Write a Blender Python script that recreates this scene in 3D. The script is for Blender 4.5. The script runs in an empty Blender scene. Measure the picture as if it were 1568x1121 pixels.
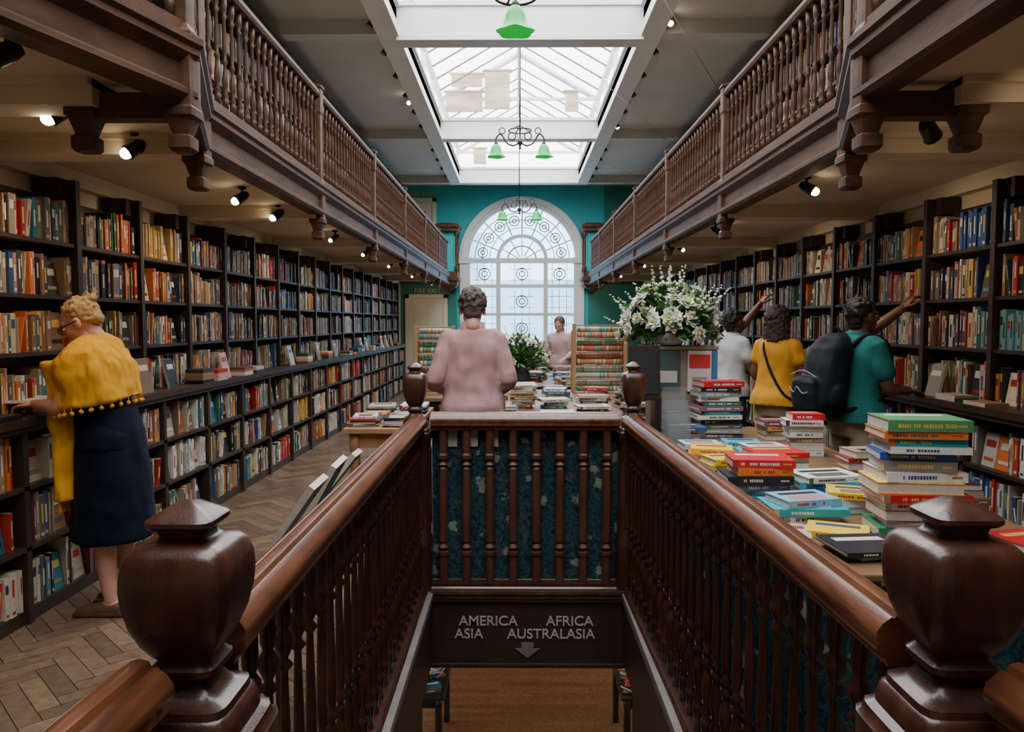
import bpy, bmesh, math, random
from mathutils import Vector, Matrix
random.seed(11)
R=random.random
U=random.uniform
V=Vector
pi=math.pi
# ------------------------------------------------------------------ materials
def _base(name):
    m=bpy.data.materials.new(name); m.use_nodes=True
    nt=m.node_tree; b=nt.nodes['Principled BSDF']; return m,nt,b
def mat(name,c,rough=.6,var=.15,scale=8,bump=0.0,bscale=60,metal=0,coat=0,stretch=(1,1,1),emit=None,es=0,spec=.5,sheen=0,bd=.01,bdet=4):
    m,nt,b=_base(name)
    N=nt.nodes.new; L=nt.links.new
    tc=N('ShaderNodeTexCoord'); mp=N('ShaderNodeMapping'); mp.inputs['Scale'].default_value=stretch
    L(tc.outputs['Object'],mp.inputs['Vector'])
    ns=N('ShaderNodeTexNoise'); ns.inputs['Scale'].default_value=scale; ns.inputs['Detail'].default_value=5
    L(mp.outputs[0],ns.inputs['Vector'])
    cr=N('ShaderNodeValToRGB')
    cr.color_ramp.elements[0].position=.3; cr.color_ramp.elements[1].position=.7
    cr.color_ramp.elements[0].color=[max(0,x*(1-var)) for x in c]+[1]
    cr.color_ramp.elements[1].color=[min(1,x*(1+var)) for x in c]+[1]
    L(ns.outputs['Fac'],cr.inputs[0]); L(cr.outputs[0],b.inputs['Base Color'])
    b.inputs['Roughness'].default_value=rough; b.inputs['Metallic'].default_value=metal
    b.inputs['Coat Weight'].default_value=coat
    b.inputs['Coat Roughness'].default_value=.15
    b.inputs['Specular IOR Level'].default_value=spec
    b.inputs['Sheen Weight'].default_value=sheen
    if bump:
        n2=N('ShaderNodeTexNoise'); n2.inputs['Scale'].default_value=bscale; n2.inputs['Detail'].default_value=bdet
        L(mp.outputs[0],n2.inputs['Vector'])
        bp=N('ShaderNodeBump'); bp.inputs['Strength'].default_value=bump; bp.inputs['Distance'].default_value=bd
        L(n2.outputs['Fac'],bp.inputs['Height']); L(bp.outputs[0],b.inputs['Normal'])
    if emit:
        b.inputs['Emission Color'].default_value=list(emit)+[1]; b.inputs['Emission Strength'].default_value=es
    return m
def attrmat(name,rough=.5,var=.12,scale=30,coat=0,stretch=(1,1,1),spec=.4):
    m,nt,b=_base(name); N=nt.nodes.new; L=nt.links.new
    a=N('ShaderNodeAttribute'); a.attribute_name='Col'
    tc=N('ShaderNodeTexCoord'); mp=N('ShaderNodeMapping'); mp.inputs['Scale'].default_value=stretch
    L(tc.outputs['Object'],mp.inputs['Vector'])
    ns=N('ShaderNodeTexNoise'); ns.inputs['Scale'].default_value=scale; ns.inputs['Detail'].default_value=4
    L(mp.outputs[0],ns.inputs['Vector'])
    mr=N('ShaderNodeMapRange'); mr.inputs['From Min'].default_value=.3; mr.inputs['From Max'].default_value=.7
    mr.inputs['To Min'].default_value=1-var; mr.inputs['To Max'].default_value=1+var
    L(ns.outputs['Fac'],mr.inputs['Value'])
    mx=N('ShaderNodeVectorMath'); mx.operation='SCALE'
    L(a.outputs['Color'],mx.inputs[0]); L(mr.outputs[0],mx.inputs['Scale'])
    L(mx.outputs[0],b.inputs['Base Color']); b.inputs['Roughness'].default_value=rough
    b.inputs['Coat Weight'].default_value=coat; b.inputs['Specular IOR Level'].default_value=spec
    return m
def floralmat(name):
    m,nt,b=_base(name); N=nt.nodes.new; L=nt.links.new
    tc=N('ShaderNodeTexCoord')
    nz=N('ShaderNodeTexNoise'); nz.inputs['Scale'].default_value=16; nz.inputs['Detail'].default_value=3; nz.inputs['Distortion'].default_value=2.5
    L(tc.outputs['Object'],nz.inputs['Vector'])
    cr=N('ShaderNodeValToRGB'); e=cr.color_ramp.elements
    e[0].position=.3; e[0].color=(.006,.014,.028,1); e[1].position=.48; e[1].color=(.010,.036,.056,1)
    for p,c in ((.54,(.024,.095,.09,1)),(.58,(.008,.02,.038,1)),(.64,(.12,.055,.05,1)),(.72,(.02,.08,.07,1))):
        x=e.new(p); x.color=c
    L(nz.outputs['Fac'],cr.inputs[0])
    vo=N('ShaderNodeTexVoronoi'); vo.inputs['Scale'].default_value=8
    n3=N('ShaderNodeTexNoise'); n3.inputs['Scale'].default_value=30
    vm=N('ShaderNodeVectorMath'); vm.operation='MULTIPLY_ADD'; vm.inputs[1].default_value=(.07,.07,.07)
    L(tc.outputs['Object'],n3.inputs['Vector']); L(n3.outputs['Color'],vm.inputs[0]); L(tc.outputs['Object'],vm.inputs[2])
    L(vm.outputs[0],vo.inputs['Vector'])
    c2=N('ShaderNodeValToRGB'); c2.color_ramp.elements[0].position=.19; c2.color_ramp.elements[0].color=(1,1,1,1)
    c2.color_ramp.elements[1].position=.27; c2.color_ramp.elements[1].color=(0,0,0,1)
    L(vo.outputs['Distance'],c2.inputs[0])
    mx=N('ShaderNodeMixRGB'); mx.inputs['Color2'].default_value=(.20,.23,.18,1)
    L(c2.outputs[0],mx.inputs['Fac']); L(cr.outputs[0],mx.inputs['Color1']); L(mx.outputs[0],b.inputs['Base Color'])
    b.inputs['Roughness'].default_value=.85; b.inputs['Specular IOR Level'].default_value=.2
    return m
def glassmat(name,tint,mixf=.35,diff=(.7,.85,1)):
    m=bpy.data.materials.new(name); m.use_nodes=True; nt=m.node_tree; nt.nodes.clear(); N=nt.nodes.new; L=nt.links.new
    o=N('ShaderNodeOutputMaterial'); t=N('ShaderNodeBsdfTransparent'); t.inputs[0].default_value=list(tint)+[1]
    d=N('ShaderNodeBsdfTranslucent'); d.inputs[0].default_value=list(diff)+[1]
    ns=N('ShaderNodeTexNoise'); ns.inputs['Scale'].default_value=2.2
    mr=N('ShaderNodeMapRange'); mr.inputs['To Min'].default_value=mixf*.5; mr.inputs['To Max'].default_value=mixf*1.6
    L(ns.outputs['Fac'],mr.inputs['Value'])
    x=N('ShaderNodeMixShader'); L(mr.outputs[0],x.inputs[0]); L(t.outputs[0],x.inputs[1]); L(d.outputs[0],x.inputs[2]); L(x.outputs[0],o.inputs[0])
    return m
M_mah=mat('mahogany',(.052,.016,.009),.34,.5,9,.08,90,coat=.3,stretch=(3,3,.6))
M_rail=mat('polished_rail',(.135,.045,.019),.32,.45,10,.05,60,coat=.45,stretch=(3,.5,3))
M_dark=mat('dark_oak',(.022,.013,.010),.45,.4,8,.1,60,stretch=(2,2,.6))
M_slat=mat('red_brown_slat',(.085,.028,.017),.5,.3,8,stretch=(2,2,.6))
M_gal=mat('gallery_wood',(.086,.041,.021),.58,.4,6,.1,60,stretch=(2,.5,2),spec=.25)
M_galb=mat('gallery_baluster_wood',(.070,.028,.014),.5,.3,9,coat=.08,spec=.3)
M_shelf=mat('bookcase_wood',(.038,.021,.013),.5,.4,7,.1,50)
M_white=mat('white_paint',(.68,.69,.68),.5,.04,3,.03,40)
M_ceil=mat('ceiling_plaster',(.54,.535,.52),.85,.05,1.5,.05,30)
M_cream=mat('cream_plaster',(.56,.47,.34),.8,.1,2,.05,30)
M_teal=mat('teal_paint',(.015,.42,.46),.6,.14,1.2,.05,25)
M_tealdk=mat('dark_green_paint',(.010,.18,.17),.6,.15,1.2)
M_greydoor=mat('grey_green_paint',(.52,.50,.41),.55,.06,3)
M_trimgrey=mat('grey_trim',(.20,.18,.17),.45,.2,6)
M_floral=floralmat('floral_fabric')
M_book=attrmat('book_covers',.42,.10,60)
M_plank=attrmat('floor_planks',.42,.25,22,coat=.1,stretch=(1,1,1))
M_metal=mat('dark_metal',(.03,.028,.026),.4,.2,10,metal=.7)
M_brass=mat('aged_silver',(.16,.14,.11),.4,.2,10,metal=.8)
M_bulb=mat('lamp_glow',(1,.9,.75),.3,0,1,emit=(1,.80,.55),es=22)
M_greenglass=mat('green_glass_shade',(.0,.26,.05),.3,.15,8,emit=(0.0,.80,.08),es=.45)
M_glass=glassmat('window_glass',(.42,.68,.94),.5,(.42,.70,1))
M_blind=mat('blind_fabric',(.46,.38,.28),.8,.3,3,stretch=(.6,1,3))
M_pine=mat('light_pine',(.36,.20,.09),.5,.2,6,stretch=(2,2,.5))
M_tabl=mat('table_oak',(.20,.11,.055),.4,.3,6,stretch=(.6,3,1))
M_leaf=attrmat('foliage',.5,.2,20)
M_brown=mat('sign_brown',(.046,.022,.015),.45,.2,5)
M_letter=mat('sign_lettering',(.46,.43,.40),.5,.05,5)
M_card=mat('cream_card',(.26,.21,.15),.6,.08,5)
M_gold=mat('fire_exit_lettering',(.45,.35,.12),.5,.05,5)
M_slate=mat('dark_ironwork',(.05,.055,.06),.5,.2,8)
M_black=mat('black_board',(.012,.012,.013),.6,.2,8)
M_acr=mat('acrylic_sheet',(.35,.4,.43),.1,.05,4)
M_acr.node_tree.nodes['Principled BSDF'].inputs['Alpha'].default_value=.18
# ------------------------------------------------------------------ mesh builder
class MB:
    def __init__(s): s.v=[];s.f=[];s.m=[];s.c=[];s.sm=[]
    def add(s,vs,fs,m=0,c=(1,1,1),sm=False,cols=None):
        o=len(s.v); s.v.extend([tuple(v) for v in vs])
        for i,f in enumerate(fs):
            s.f.append([k+o for k in f]); s.m.append(m); s.c.append(cols[i] if cols else c); s.sm.append(sm)
    def box(s,x0,x1,y0,y1,z0,z1,m=0,c=(1,1,1),M=None,cols=None):
        vs=[V((x,y,z)) for z in (z0,z1) for y in (y0,y1) for x in (x0,x1)]
        if M: vs=[M@v for v in vs]
        s.add(vs,[(0,2,3,1),(4,5,7,6),(0,1,5,4),(2,6,7,3),(0,4,6,2),(1,3,7,5)],m,c,False,cols)
    def rings(s,rs,m=0,c=(1,1,1),sm=True,cap=True,M=None):
        n=len(rs[0]); vs=[p for r in rs for p in r]
        if M: vs=[M@V(p) for p in vs]
        fs=[]
        for i in range(len(rs)-1):
            for j in range(n):
                k=(j+1)%n
                fs.append((i*n+j,i*n+k,(i+1)*n+k,(i+1)*n+j))
        if cap:
            fs.append(tuple(reversed(range(n)))); fs.append(tuple((len(rs)-1)*n+j for j in range(n)))
        s.add(vs,fs,m,c,sm)
    def lathe(s,prof,cx=0,cy=0,cz=0,n=10,m=0,c=(1,1,1),sm=True,e=None,zs=1,M=None,rot=0):
        rs=[]
        for r,z in prof:
            ring=[]
            for j in range(n):
                a=2*pi*j/n+rot
                ca,sa=math.cos(a),math.sin(a)
                if e:
                    k=(abs(ca)**e+abs(sa)**e)**(-1/e)
                    ca*=k; sa*=k
                ring.append(V((cx+r*ca,cy+r*sa,cz+z*zs)))
            rs.append(ring)
        s.rings(rs,m,c,sm,True,M)
    def tube(s,pts,rad,n=8,m=0,c=(1,1,1),M=None,round_=True,sub=0):
        P=[V(p) for p in pts]
        if not isinstance(rad,(list,tuple)): rad=[rad]*len(P)
        rad=list(rad)
        if sub and len(P)>2:
            Q=[];RR=[]
            for i in range(len(P)-1):
                p0=P[max(i-1,0)];p1=P[i];p2=P[i+1];p3=P[min(i+2,len(P)-1)]
                for k in range(sub):
                    t=k/sub
                    Q.append(.5*((2*p1)+(p2-p0)*t+(2*p0-5*p1+4*p2-p3)*t*t+(3*p1-p0-3*p2+p3)*t**3))
                    RR.append(rad[i]*(1-t)+rad[i+1]*t)
            Q.append(P[-1]);RR.append(rad[-1]);P=Q;rad=RR
        T=[]
        for i in range(len(P)):
            d=(P[min(i+1,len(P)-1)]-P[max(i-1,0)])
            T.append(d.normalized() if d.length>1e-9 else V((0,0,1)))
        up=V((0,0,1)) if abs(T[0].z)<.9 else V((0,1,0))
        a=T[0].cross(up).normalized(); rs=[]
        if round_:
            for h in (.95,.75,.4):
                k=math.sqrt(1-h*h); b=T[0].cross(a)
                rs.append([P[0]-T[0]*rad[0]*h+(a*math.cos(2*pi*j/n)+b*math.sin(2*pi*j/n))*rad[0]*k for j in range(n)])
        for i in range(len(P)):
            a=(a-T[i]*a.dot(T[i])).normalized(); b=T[i].cross(a)
            rs.append([P[i]+(a*math.cos(2*pi*j/n)+b*math.sin(2*pi*j/n))*rad[i] for j in range(n)])
        if round_:
            for h in (.4,.75,.95):
                k=math.sqrt(1-h*h)
                rs.append([P[-1]+T[-1]*rad[-1]*h+(a*math.cos(2*pi*j/n)+b*math.sin(2*pi*j/n))*rad[-1]*k for j in range(n)])
        s.rings(rs,m,c,True,True,M)
    def ell(s,c0,r,n=12,k=8,m=0,c=(1,1,1),M=None):
        c0=V(c0); rs=[]
        for i in range(k+1):
            t=pi*(i+.02)/(k+.04); z=-math.cos(t); q=math.sin(t)
            rs.append([c0+V((r[0]*q*math.cos(2*pi*j/n),r[1]*q*math.sin(2*pi*j/n),r[2]*z)) for j in range(n)])
        s.rings(rs,m,c,True,True,M)
    def sweep(s,path,prof,m=0,flip=1,c=(1,1,1),sm=False):
        P=[V(p) for p in path]; rs=[]
        for i in range(len(P)):
            d1=(P[i]-P[i-1]) if i>0 else (P[1]-P[0])
            d2=(P[i+1]-P[i]) if i<len(P)-1 else d1
            d1=V((d1.x,d1.y,0)).normalized(); d2=V((d2.x,d2.y,0)).normalized()
            n1=V((-d1.y,d1.x,0)); n2=V((-d2.y,d2.x,0)); nn=(n1+n2).normalized(); nn=nn/max(.3,nn.dot(n1))
            rs.append([P[i]+nn*(u*flip)+V((0,0,z)) for u,z in prof])
        s.rings(rs,m,c,sm,True)
    def obj(s,name,mats,parent=None,loc=None,rot=None,bevel=0,autosm=False):
        me=bpy.data.meshes.new(name); me.from_pydata(s.v,[],s.f); 
        if not isinstance(mats,(list,tuple)): mats=[mats]
        for q in mats: me.materials.append(q)
        me.polygons.foreach_set('material_index',s.m)
        me.polygons.foreach_set('use_smooth',s.sm)
        at=me.attributes.new('Col','FLOAT_COLOR','FACE')
        fl=[]
        for c in s.c: fl.extend((c[0],c[1],c[2],1))
        at.data.foreach_set('color',fl)
        bm=bmesh.new(); bm.from_mesh(me); bmesh.ops.recalc_face_normals(bm,faces=bm.faces); bm.to_mesh(me); bm.free()
        me.update()
        o=bpy.data.objects.new(name,me); bpy.context.scene.collection.objects.link(o)
        if parent: o.parent=parent
        if loc: o.location=loc
        if rot: o.rotation_euler=rot
        if bevel:
            b=o.modifiers.new('bev','BEVEL'); b.width=bevel; b.segments=2; b.limit_method='ANGLE'
        return o
def empty(name,loc=(0,0,0),rz=0,sc=1):
    e=bpy.data.objects.new(name,None); bpy.context.scene.collection.objects.link(e)
    e.location=loc; e.rotation_euler=(0,0,rz); e.scale=(sc,sc,sc); e.empty_display_size=.1
    return e
def text(name,body,loc,size,m,parent=None,rot=(pi/2,0,0),ext=.002,align='LEFT',off=0):
    cu=bpy.data.curves.new(name,'FONT'); cu.body=body; cu.size=size; cu.extrude=ext; cu.align_x=align; cu.offset=off
    cu.materials.append(m); o=bpy.data.objects.new(name,cu); bpy.context.scene.collection.objects.link(o)
    o.location=loc; o.rotation_euler=rot
    if parent: o.parent=parent
    return o
# ------------------------------------------------------------------ dimensions
XL,XR=-2.87,3.02
YB,YF=-3.0,18.5
WX0,WX1,WY0,WY1=-.50,.61,.2,4.2
ZC=4.85
# ------------------------------------------------------------------ floor with herringbone
def clip(poly,x0,x1,y0,y1):
    def cl(p,ins,itx):
        o=[]
        for i in range(len(p)):
            a=p[i-1];b=p[i]
            if ins(b):
                if not ins(a): o.append(itx(a,b))
                o.append(b)
            elif ins(a): o.append(itx(a,b))
        return o
    def ix(x): return lambda a,b:(x,a[1]+(b[1]-a[1])*(x-a[0])/(b[0]-a[0]))
    def iy(y): return lambda a,b:(a[0]+(b[0]-a[0])*(y-a[1])/(b[1]-a[1]),y)
    for ins,it in ((lambda p:p[0]>=x0,ix(x0)),(lambda p:p[0]<=x1,ix(x1)),(lambda p:p[1]>=y0,iy(y0)),(lambda p:p[1]<=y1,iy(y1))):
        if not poly: return poly
        poly=cl(poly,ins,it)
    return poly
def herring(mb,regs,z,W,n,cf,gap=.0015):
    c=math.cos(pi/4)
    x0=min(r[0] for r in regs);x1=max(r[1] for r in regs);y0=min(r[2] for r in regs);y1=max(r[3] for r in regs)
    cx,cy=(x0+x1)/2,(y0+y1)/2; rad=math.hypot(x1-x0,y1-y0)/2
    K=int(rad/W)+n+2
    def emit(a0,a1,b0,b1):
        pts=[(a0+gap,b0+gap),(a1-gap,b0+gap),(a1-gap,b1-gap),(a0+gap,b1-gap)]
        P=[(cx+(p[0]-p[1])*c,cy+(p[0]+p[1])*c) for p in pts]
        if max(p[0] for p in P)<x0 or min(p[0] for p in P)>x1 or max(p[1] for p in P)<y0 or min(p[1] for p in P)>y1: return
        col=cf()
        for r in regs:
            q=clip(P,*r)
            if len(q)>=3: mb.add([(p[0],p[1],z) for p in q],[tuple(range(len(q)))],1,col)
    for i in range(-K,K):
        s0=i-((i+K)//(2*n)+2)*2*n
        x=s0
        while x<K:
            if x>-K-n: emit(x*W,(x+n)*W,i*W,(i+1)*W)
            x+=2*n
        y=i+1-((i+K)//(2*n)+2)*2*n
        while y<K:
            if y>-K-n: emit(i*W,(i+1)*W,y*W,(y+n)*W)
            y+=2*n
mb=MB()
for a in ((XL,WX0,YB,YF),(WX1,XR,YB,YF),(WX0,WX1,YB,WY0),(WX0,WX1,WY1,YF)):
    mb.box(*a,-.40,-.004,0)
def fc():
    k=U(.62,1.25); return (.145*k,.093*k,.058*k)
herring(mb,[(XL,WX0,YB,YF),(WX1,XR,YB,YF),(WX0,WX1,YB,WY0),(WX0,WX1,WY1,YF)],0,.085,4,fc)
mb.obj('floor',[M_dark,M_plank])
# basement
mb=MB()
mb.box(-3.5,3.5,-1.5,13,-3.0,-2.904,0)
y=3.0
while y<13:
    x=-3.5-U(0,1.5)
    while x<3.5:
        L=U(.9,1.8); k=U(.8,1.2); a,b=max(-3.5,x),min(3.5,x+L)
        if b>a: mb.add([(a+.001,y+.001,-2.9),(b-.001,y+.001,-2.9),(b-.001,y+.089,-2.9),(a+.001,y+.089,-2.9)],[(0,1,2,3)],1,(.18*k,.080*k,.033*k))
        x+=L
    y+=.09
mb.obj('floor_basement',[M_dark,M_plank])
mb=MB()
mb.box(-3.6,-3.5,-1.5,13,-2.9,-.4); mb.box(3.5,3.6,-1.5,13,-2.9,-.4); mb.box(-3.6,3.6,13,13.1,-2.9,-.4); mb.box(-3.6,3.6,-1.6,-1.5,-2.9,-.4)
mb.box(-.62,-.55,.3,4.2,-2.9,-.4); mb.box(.66,.73,.3,4.2,-2.9,-.4)
mb.obj('wall_basement',M_brown)
mb=MB()
for i in range(15):
    z=-.19*(i+1); y=.35+.25*i
    mb.box(WX0+.013,WX1-.013,y,y+.29,z-.04,z,0); mb.box(WX0+.013,WX1-.013,y,y+.02,z,z+.15,0)
mb.obj('basement_staircase',M_tabl)
# ------------------------------------------------------------------ walls
mb=MB()
mb.box(XL-.15,XL,YB,YF,0,ZC+.1); mb.obj('wall_left',M_cream)
mb=MB(); mb.box(XR,XR+.15,YB,YF,0,ZC+.1); mb.obj('wall_right',M_cream)
mb=MB(); mb.box(XL-.15,XR+.15,YB-.15,YB,0,ZC+.1); mb.obj('wall_front',M_cream)
WC,SP,RO=.10,3.05,1.42; SILL=1.0
mb=MB()
Y0,Y1=YF,YF+.35
mb.box(XL-.15,WC-RO,Y0,Y1,0,ZC+.1); mb.box(WC+RO,XR+.15,Y0,Y1,0,ZC+.1); mb.box(WC-RO,WC+RO,Y0,Y1,0,SILL)
NA=40
for i in range(NA):
    a0=pi-pi*i/NA;a1=pi-pi*(i+1)/NA
    p0=(WC+RO*math.cos(a0),SP+RO*math.sin(a0));p1=(WC+RO*math.cos(a1),SP+RO*math.sin(a1))
    vs=[(p0[0],Y0,p0[1]),(p1[0],Y0,p1[1]),(p1[0],Y0,ZC+.1),(p0[0],Y0,ZC+.1),(p0[0],Y1,p0[1]),(p1[0],Y1,p1[1]),(p1[0],Y1,ZC+.1),(p0[0],Y1,ZC+.1)]
    mb.add(vs,[(0,1,2,3),(7,6,5,4),(0,4,5,1)],0)
mb.obj('wall_back',M_teal)
we=empty('window_1',(0,0,0))
mb=MB()
def arc(r,a0=pi,a1=0,n=28,y=YF,cx=WC,cz=SP): return [(cx+r*math.cos(a0+(a1-a0)*i/n),y,cz+r*math.sin(a0+(a1-a0)*i/n)) for i in range(n+1)]
def arcband(r0,r1,y0,y1,m=0,cx=WC,cz=SP,n=36,a0=pi,a1=0):
    rs=[]
    for i in range(n+1):
        a=a0+(a1-a0)*i/n; ca,sa=math.cos(a),math.sin(a)
        rs.append([V((cx+r0*ca,y0,cz+r0*sa)),V((cx+r1*ca,y0,cz+r1*sa)),V((cx+r1*ca,y1,cz+r1*sa)),V((cx+r0*ca,y1,cz+r0*sa))])
    mb.rings(rs,m,sm=False)
arcband(1.30,1.54,YF-.07,YF+.12); arcband(1.40,1.48,YF-.11,YF-.06)
for sx in (-1,1):
    xa,xb=sorted((WC+sx*1.27,WC+sx*1.52)); mb.box(xa,xb,YF-.07,YF+.12,SILL-.05,SP)
    xa,xb=sorted((WC+sx*1.22,WC+sx*1.58)); mb.box(xa,xb,YF-.10,YF+.12,SP-.08,SP+.06)
    xa,xb=WC+sx*.58-.05,WC+sx*.58+.05; mb.box(xa,xb,YF-.03,YF+.12,SILL,SP)
mb.box(WC-1.5,WC+1.5,YF-.04,YF+.12,SP-.07,SP+.05)
mb.box(WC-1.3,WC+1.3,YF-.02,YF+.12,2.38,2.46); mb.box(WC-1.3,WC+1.3,YF-.02,YF+.12,1.70,1.76)
mb.box(WC-1.62,WC+1.62,YF-.16,YF+.12,SILL-.12,SILL)
arcband(.55,.63,YF-.03,YF+.1)
for k in range(1,8):
    a=pi*k/8
    ca,sa=math.cos(a),math.sin(a)
    mb.tube([(WC+.6*ca,YF+.04,SP+.6*sa),(WC+1.34*ca,YF+.04,SP+1.34*sa)],.018,6,round_=False)
mb.obj('frame',M_white,we)
mb=MB()
for r in (.8,.98,1.16): mb.tube(arc(r,y=YF+.06),.010,5,round_=False)
for k in range(8):
    a=pi*(k+.5)/8; mb.tube(arc(.12,0,2*pi,16,YF+.06,WC+.98*math.cos(a),SP+.98*math.sin(a)),.012,5,round_=False)
    mb.tube(arc(.05,0,2*pi,16,YF+.06,WC+.98*math.cos(a),SP+.98*math.sin(a)),.012,5,round_=False)
for sx in (-1,0,1):
    for r in range(3):
        cx=WC+sx*.92 if sx else WC; z=[1.38,2.05,2.72][r]
        for q in (-.18,0,.18): mb.box(cx+q-.006,cx+q+.006,YF+.05,YF+.06,z-.3,z+.3)
        for q in (-.15,.12): mb.box(cx-.3,cx+.3,YF+.05,YF+.06,z+q-.006,z+q+.006)
        if r==2 or sx==0: mb.tube(arc(.14,0,2*pi,18,YF+.05,cx,z),.012,5,round_=False); mb.tube(arc(.07,0,2*pi,18,YF+.05,cx,z),.012,5,round_=False)
mb.tube(arc(.35,y=YF+.06),.014,5,round_=False)
for k in range(1,6):
    a=pi*k/6; mb.tube([(WC+.1*math.cos(a),YF+.06,SP+.1*math.sin(a)),(WC+.55*math.cos(a),YF+.06,SP+.55*math.sin(a))],.01,5,round_=False)
mb.obj('leading',M_slate,we)
mb=MB()
pts=[(WC-1.3,YF+.09,SILL)]+arc(1.34,y=YF+.09)+[(WC+1.3,YF+.09,SILL)]
mb.add(pts,[tuple(range(len(pts)))]); mb.obj('glass',M_glass,we)
mb=MB()
mb.box(-6,7,30,31,-1,3.2); mb.box(-5,-1.2,26,27,-1,4.6); mb.box(2.2,6,27,28,-1,4.3)
mb.obj('neighbouring_building',mat('grey_brick',(.20,.22,.26),.9,.2,3))
mb=MB()
mb.box(1.72,XR,YF-.03,YF,0,2.45); mb.box(2.1,XR,YF-.03,YF,2.62,ZC); mb.box(XL,-1.5,YF-.03,YF,0,2.45,0)
mb.box(-1.42,1.65,YF-.03,YF,0,.88)
mb.obj('trim_1',M_tealdk)
def door(name,x0,x1,z0,z1):
    e=empty(name,((x0+x1)/2,YF-.05,z0)); w=(x1-x0)/2; h=z1-z0
    mb=MB(); mb.box(-w,w,-.03,.02,0,h)
    for (a,b,c,d) in ((-w+.1,-.04,.15,h*.45),(.04,w-.1,.15,h*.45),(-w+.1,-.04,h*.52,h-.15),(.04,w-.1,h*.52,h-.15)):
        mb.box(a,b,-.045,-.03,c,d)
    mb.obj('leaf',M_greydoor,e,bevel=.004)
    mb=MB(); mb.box(-w-.1,-w,-.06,.02,0,h+.1); mb.box(w,w+.1,-.06,.02,0,h+.1); mb.box(-w-.1,w+.1,-.06,.02,h,h+.1)
    mb.obj('casing',M_greydoor,e,bevel=.006)
    mb=MB(); mb.ell((w-.08,-.08,h*.48),(.03,.03,.03)); mb.obj('knob',M_brass,e)
    text('fire_exit_sign','FIRE EXIT',(-.3,-.07,h+.13),.16,M_gold,e)
door('door_1',-2.66,-1.82,0.0,2.12)
door('door_2',-2.66,-2.08,2.62,4.45)
# ------------------------------------------------------------------ ceiling & skylight
SX0,SX1=-1.33,1.37
mb=MB()
mb.box(XL-.15,SX0,YB-.15,YF+.3,ZC,ZC+.12); mb.box(SX1,XR+.15,YB-.15,YF+.3,ZC,ZC+.12)
mb.box(SX0,SX1,17.3,YF+.3,ZC,ZC+.12); mb.box(SX0,SX1,YB-.15,-.9,ZC,ZC+.12)
for y in (-.9,3.8,8.5,13.2,17.3):
    mb.box(XL,SX0-.08,y-.1,y+.1,ZC-.16,ZC); mb.box(SX1+.08,XR,y-.1,y+.1,ZC-.16,ZC)
mb.obj('ceiling',M_ceil)
sk=empty('skylight')
mb=MB()
for x in (SX0,SX1):
    s=1 if x>0 else -1
    mb.box(min(x-.0,x+s*.16),max(x,x+s*.16),-.9,17.3,4.70,5.02)
    mb.box(min(x-s*.03,x+s*.20),max(x-s*.03,x+s*.20),-.9,17.3,4.66,4.71)
    mb.box(x-.04,x+.04,-.9,17.3,4.98,5.03); mb.box(x-.04,x+.04,-.9,17.3,5.35,5.42)
    y=-.9
    while y<17.3: mb.box(x-.03,x+.03,y-.025,y+.025,5.0,5.38); y+=1.17
for y in (-.9,3.8,8.5,13.2,17.3):
    zb=4.62 if y<9 else 4.68
    mb.box(SX0,SX1,y-.09,y+.09,zb+.03,5.02); mb.box(SX0,SX1,y-.12,y+.12,zb,zb+.05); mb.box(SX0,SX1,y-.12,y+.12,4.99,5.04)
RX,RZ=.02,6.15
mb.box(RX-.03,RX+.03,-.9,17.3,RZ-.06,RZ+.06)
for y in (-.9,3.8,8.5,13.2,17.3):
    for x in (SX0,SX1):
        mb.tube([(x,y,5.38),(RX,y,RZ)],.04,4,round_=False)
    mb.box(SX0,SX1,y-.03,y+.03,5.36,5.41)
mb.obj('frame',M_white,sk)
mb=MB()
y=-.6
while y<17.3:
    for x in (SX0,SX1):
        mb.tube([(x,y,5.38),(RX,y,RZ)],.014,4,round_=False)
    y+=.58
mb.obj('glazing_bars',M_trimgrey,sk)
mb=MB()
def blind(x0,x1,y,z0,z1):
    mb.box(x0,x1,y-.008,y+.008,z0,z1); mb.tube([(x0-.02,y,z1+.02),(x1+.02,y,z1+.02)],.025,8); mb.box(x0,x1,y-.014,y+.014,z0-.02,z0)
blind(-1.22,-.60,12.95,5.12,5.42); blind(-.56,-.14,12.9,5.15,5.75); blind(-1.12,-.60,12.9,5.52,5.70)
blind(.80,1.02,12.95,5.12,5.42); blind(-1.0,-.72,17.1,5.1,5.42)
mb.obj('skylight_blind',M_blind)
def spotfix(mb,p,aim,r=.035,L=.10,stem=.07,bulb=False):
    p=V(p); d=(V(aim)-p).normalized()
    h=p-V((0,0,stem))
    mb.tube([p,h],.010,6,0,round_=False)
    mb.lathe([(.03,0),(.03,-.015),(.012,-.02)],p.x,p.y,p.z,8)
    a=h-d*L*.45; b=h+d*L*.55
    mb.tube([a,a+d*.03,b-d*.02,b],[r*.6,r*.9,r,r*1.1],10,0,round_=False)
    if bulb: mb.tube([b-d*.005,b+d*.008],[r*.85,r*.8],10,1)
    else:
        q=d.orthogonal().normalized(); w=d.cross(q); n=10; c=b+d*.001
        mb.add([c+(q*math.cos(2*pi*j/n)+w*math.sin(2*pi*j/n))*r*.85 for j in range(n)],[tuple(range(n))],1)
    return b+d*.02
mb=MB()
for x in (SX0-.25,SX1+.25):
    s=1 if x>0 else -1
    y=3.2
    while y<17:
        spotfix(mb,(x,y,ZC),(s*2.6,y-.4,2.9),r=.034); y+=.85
mb.obj('track_spotlights',[M_metal,M_trimgrey])
mb=MB()
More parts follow.
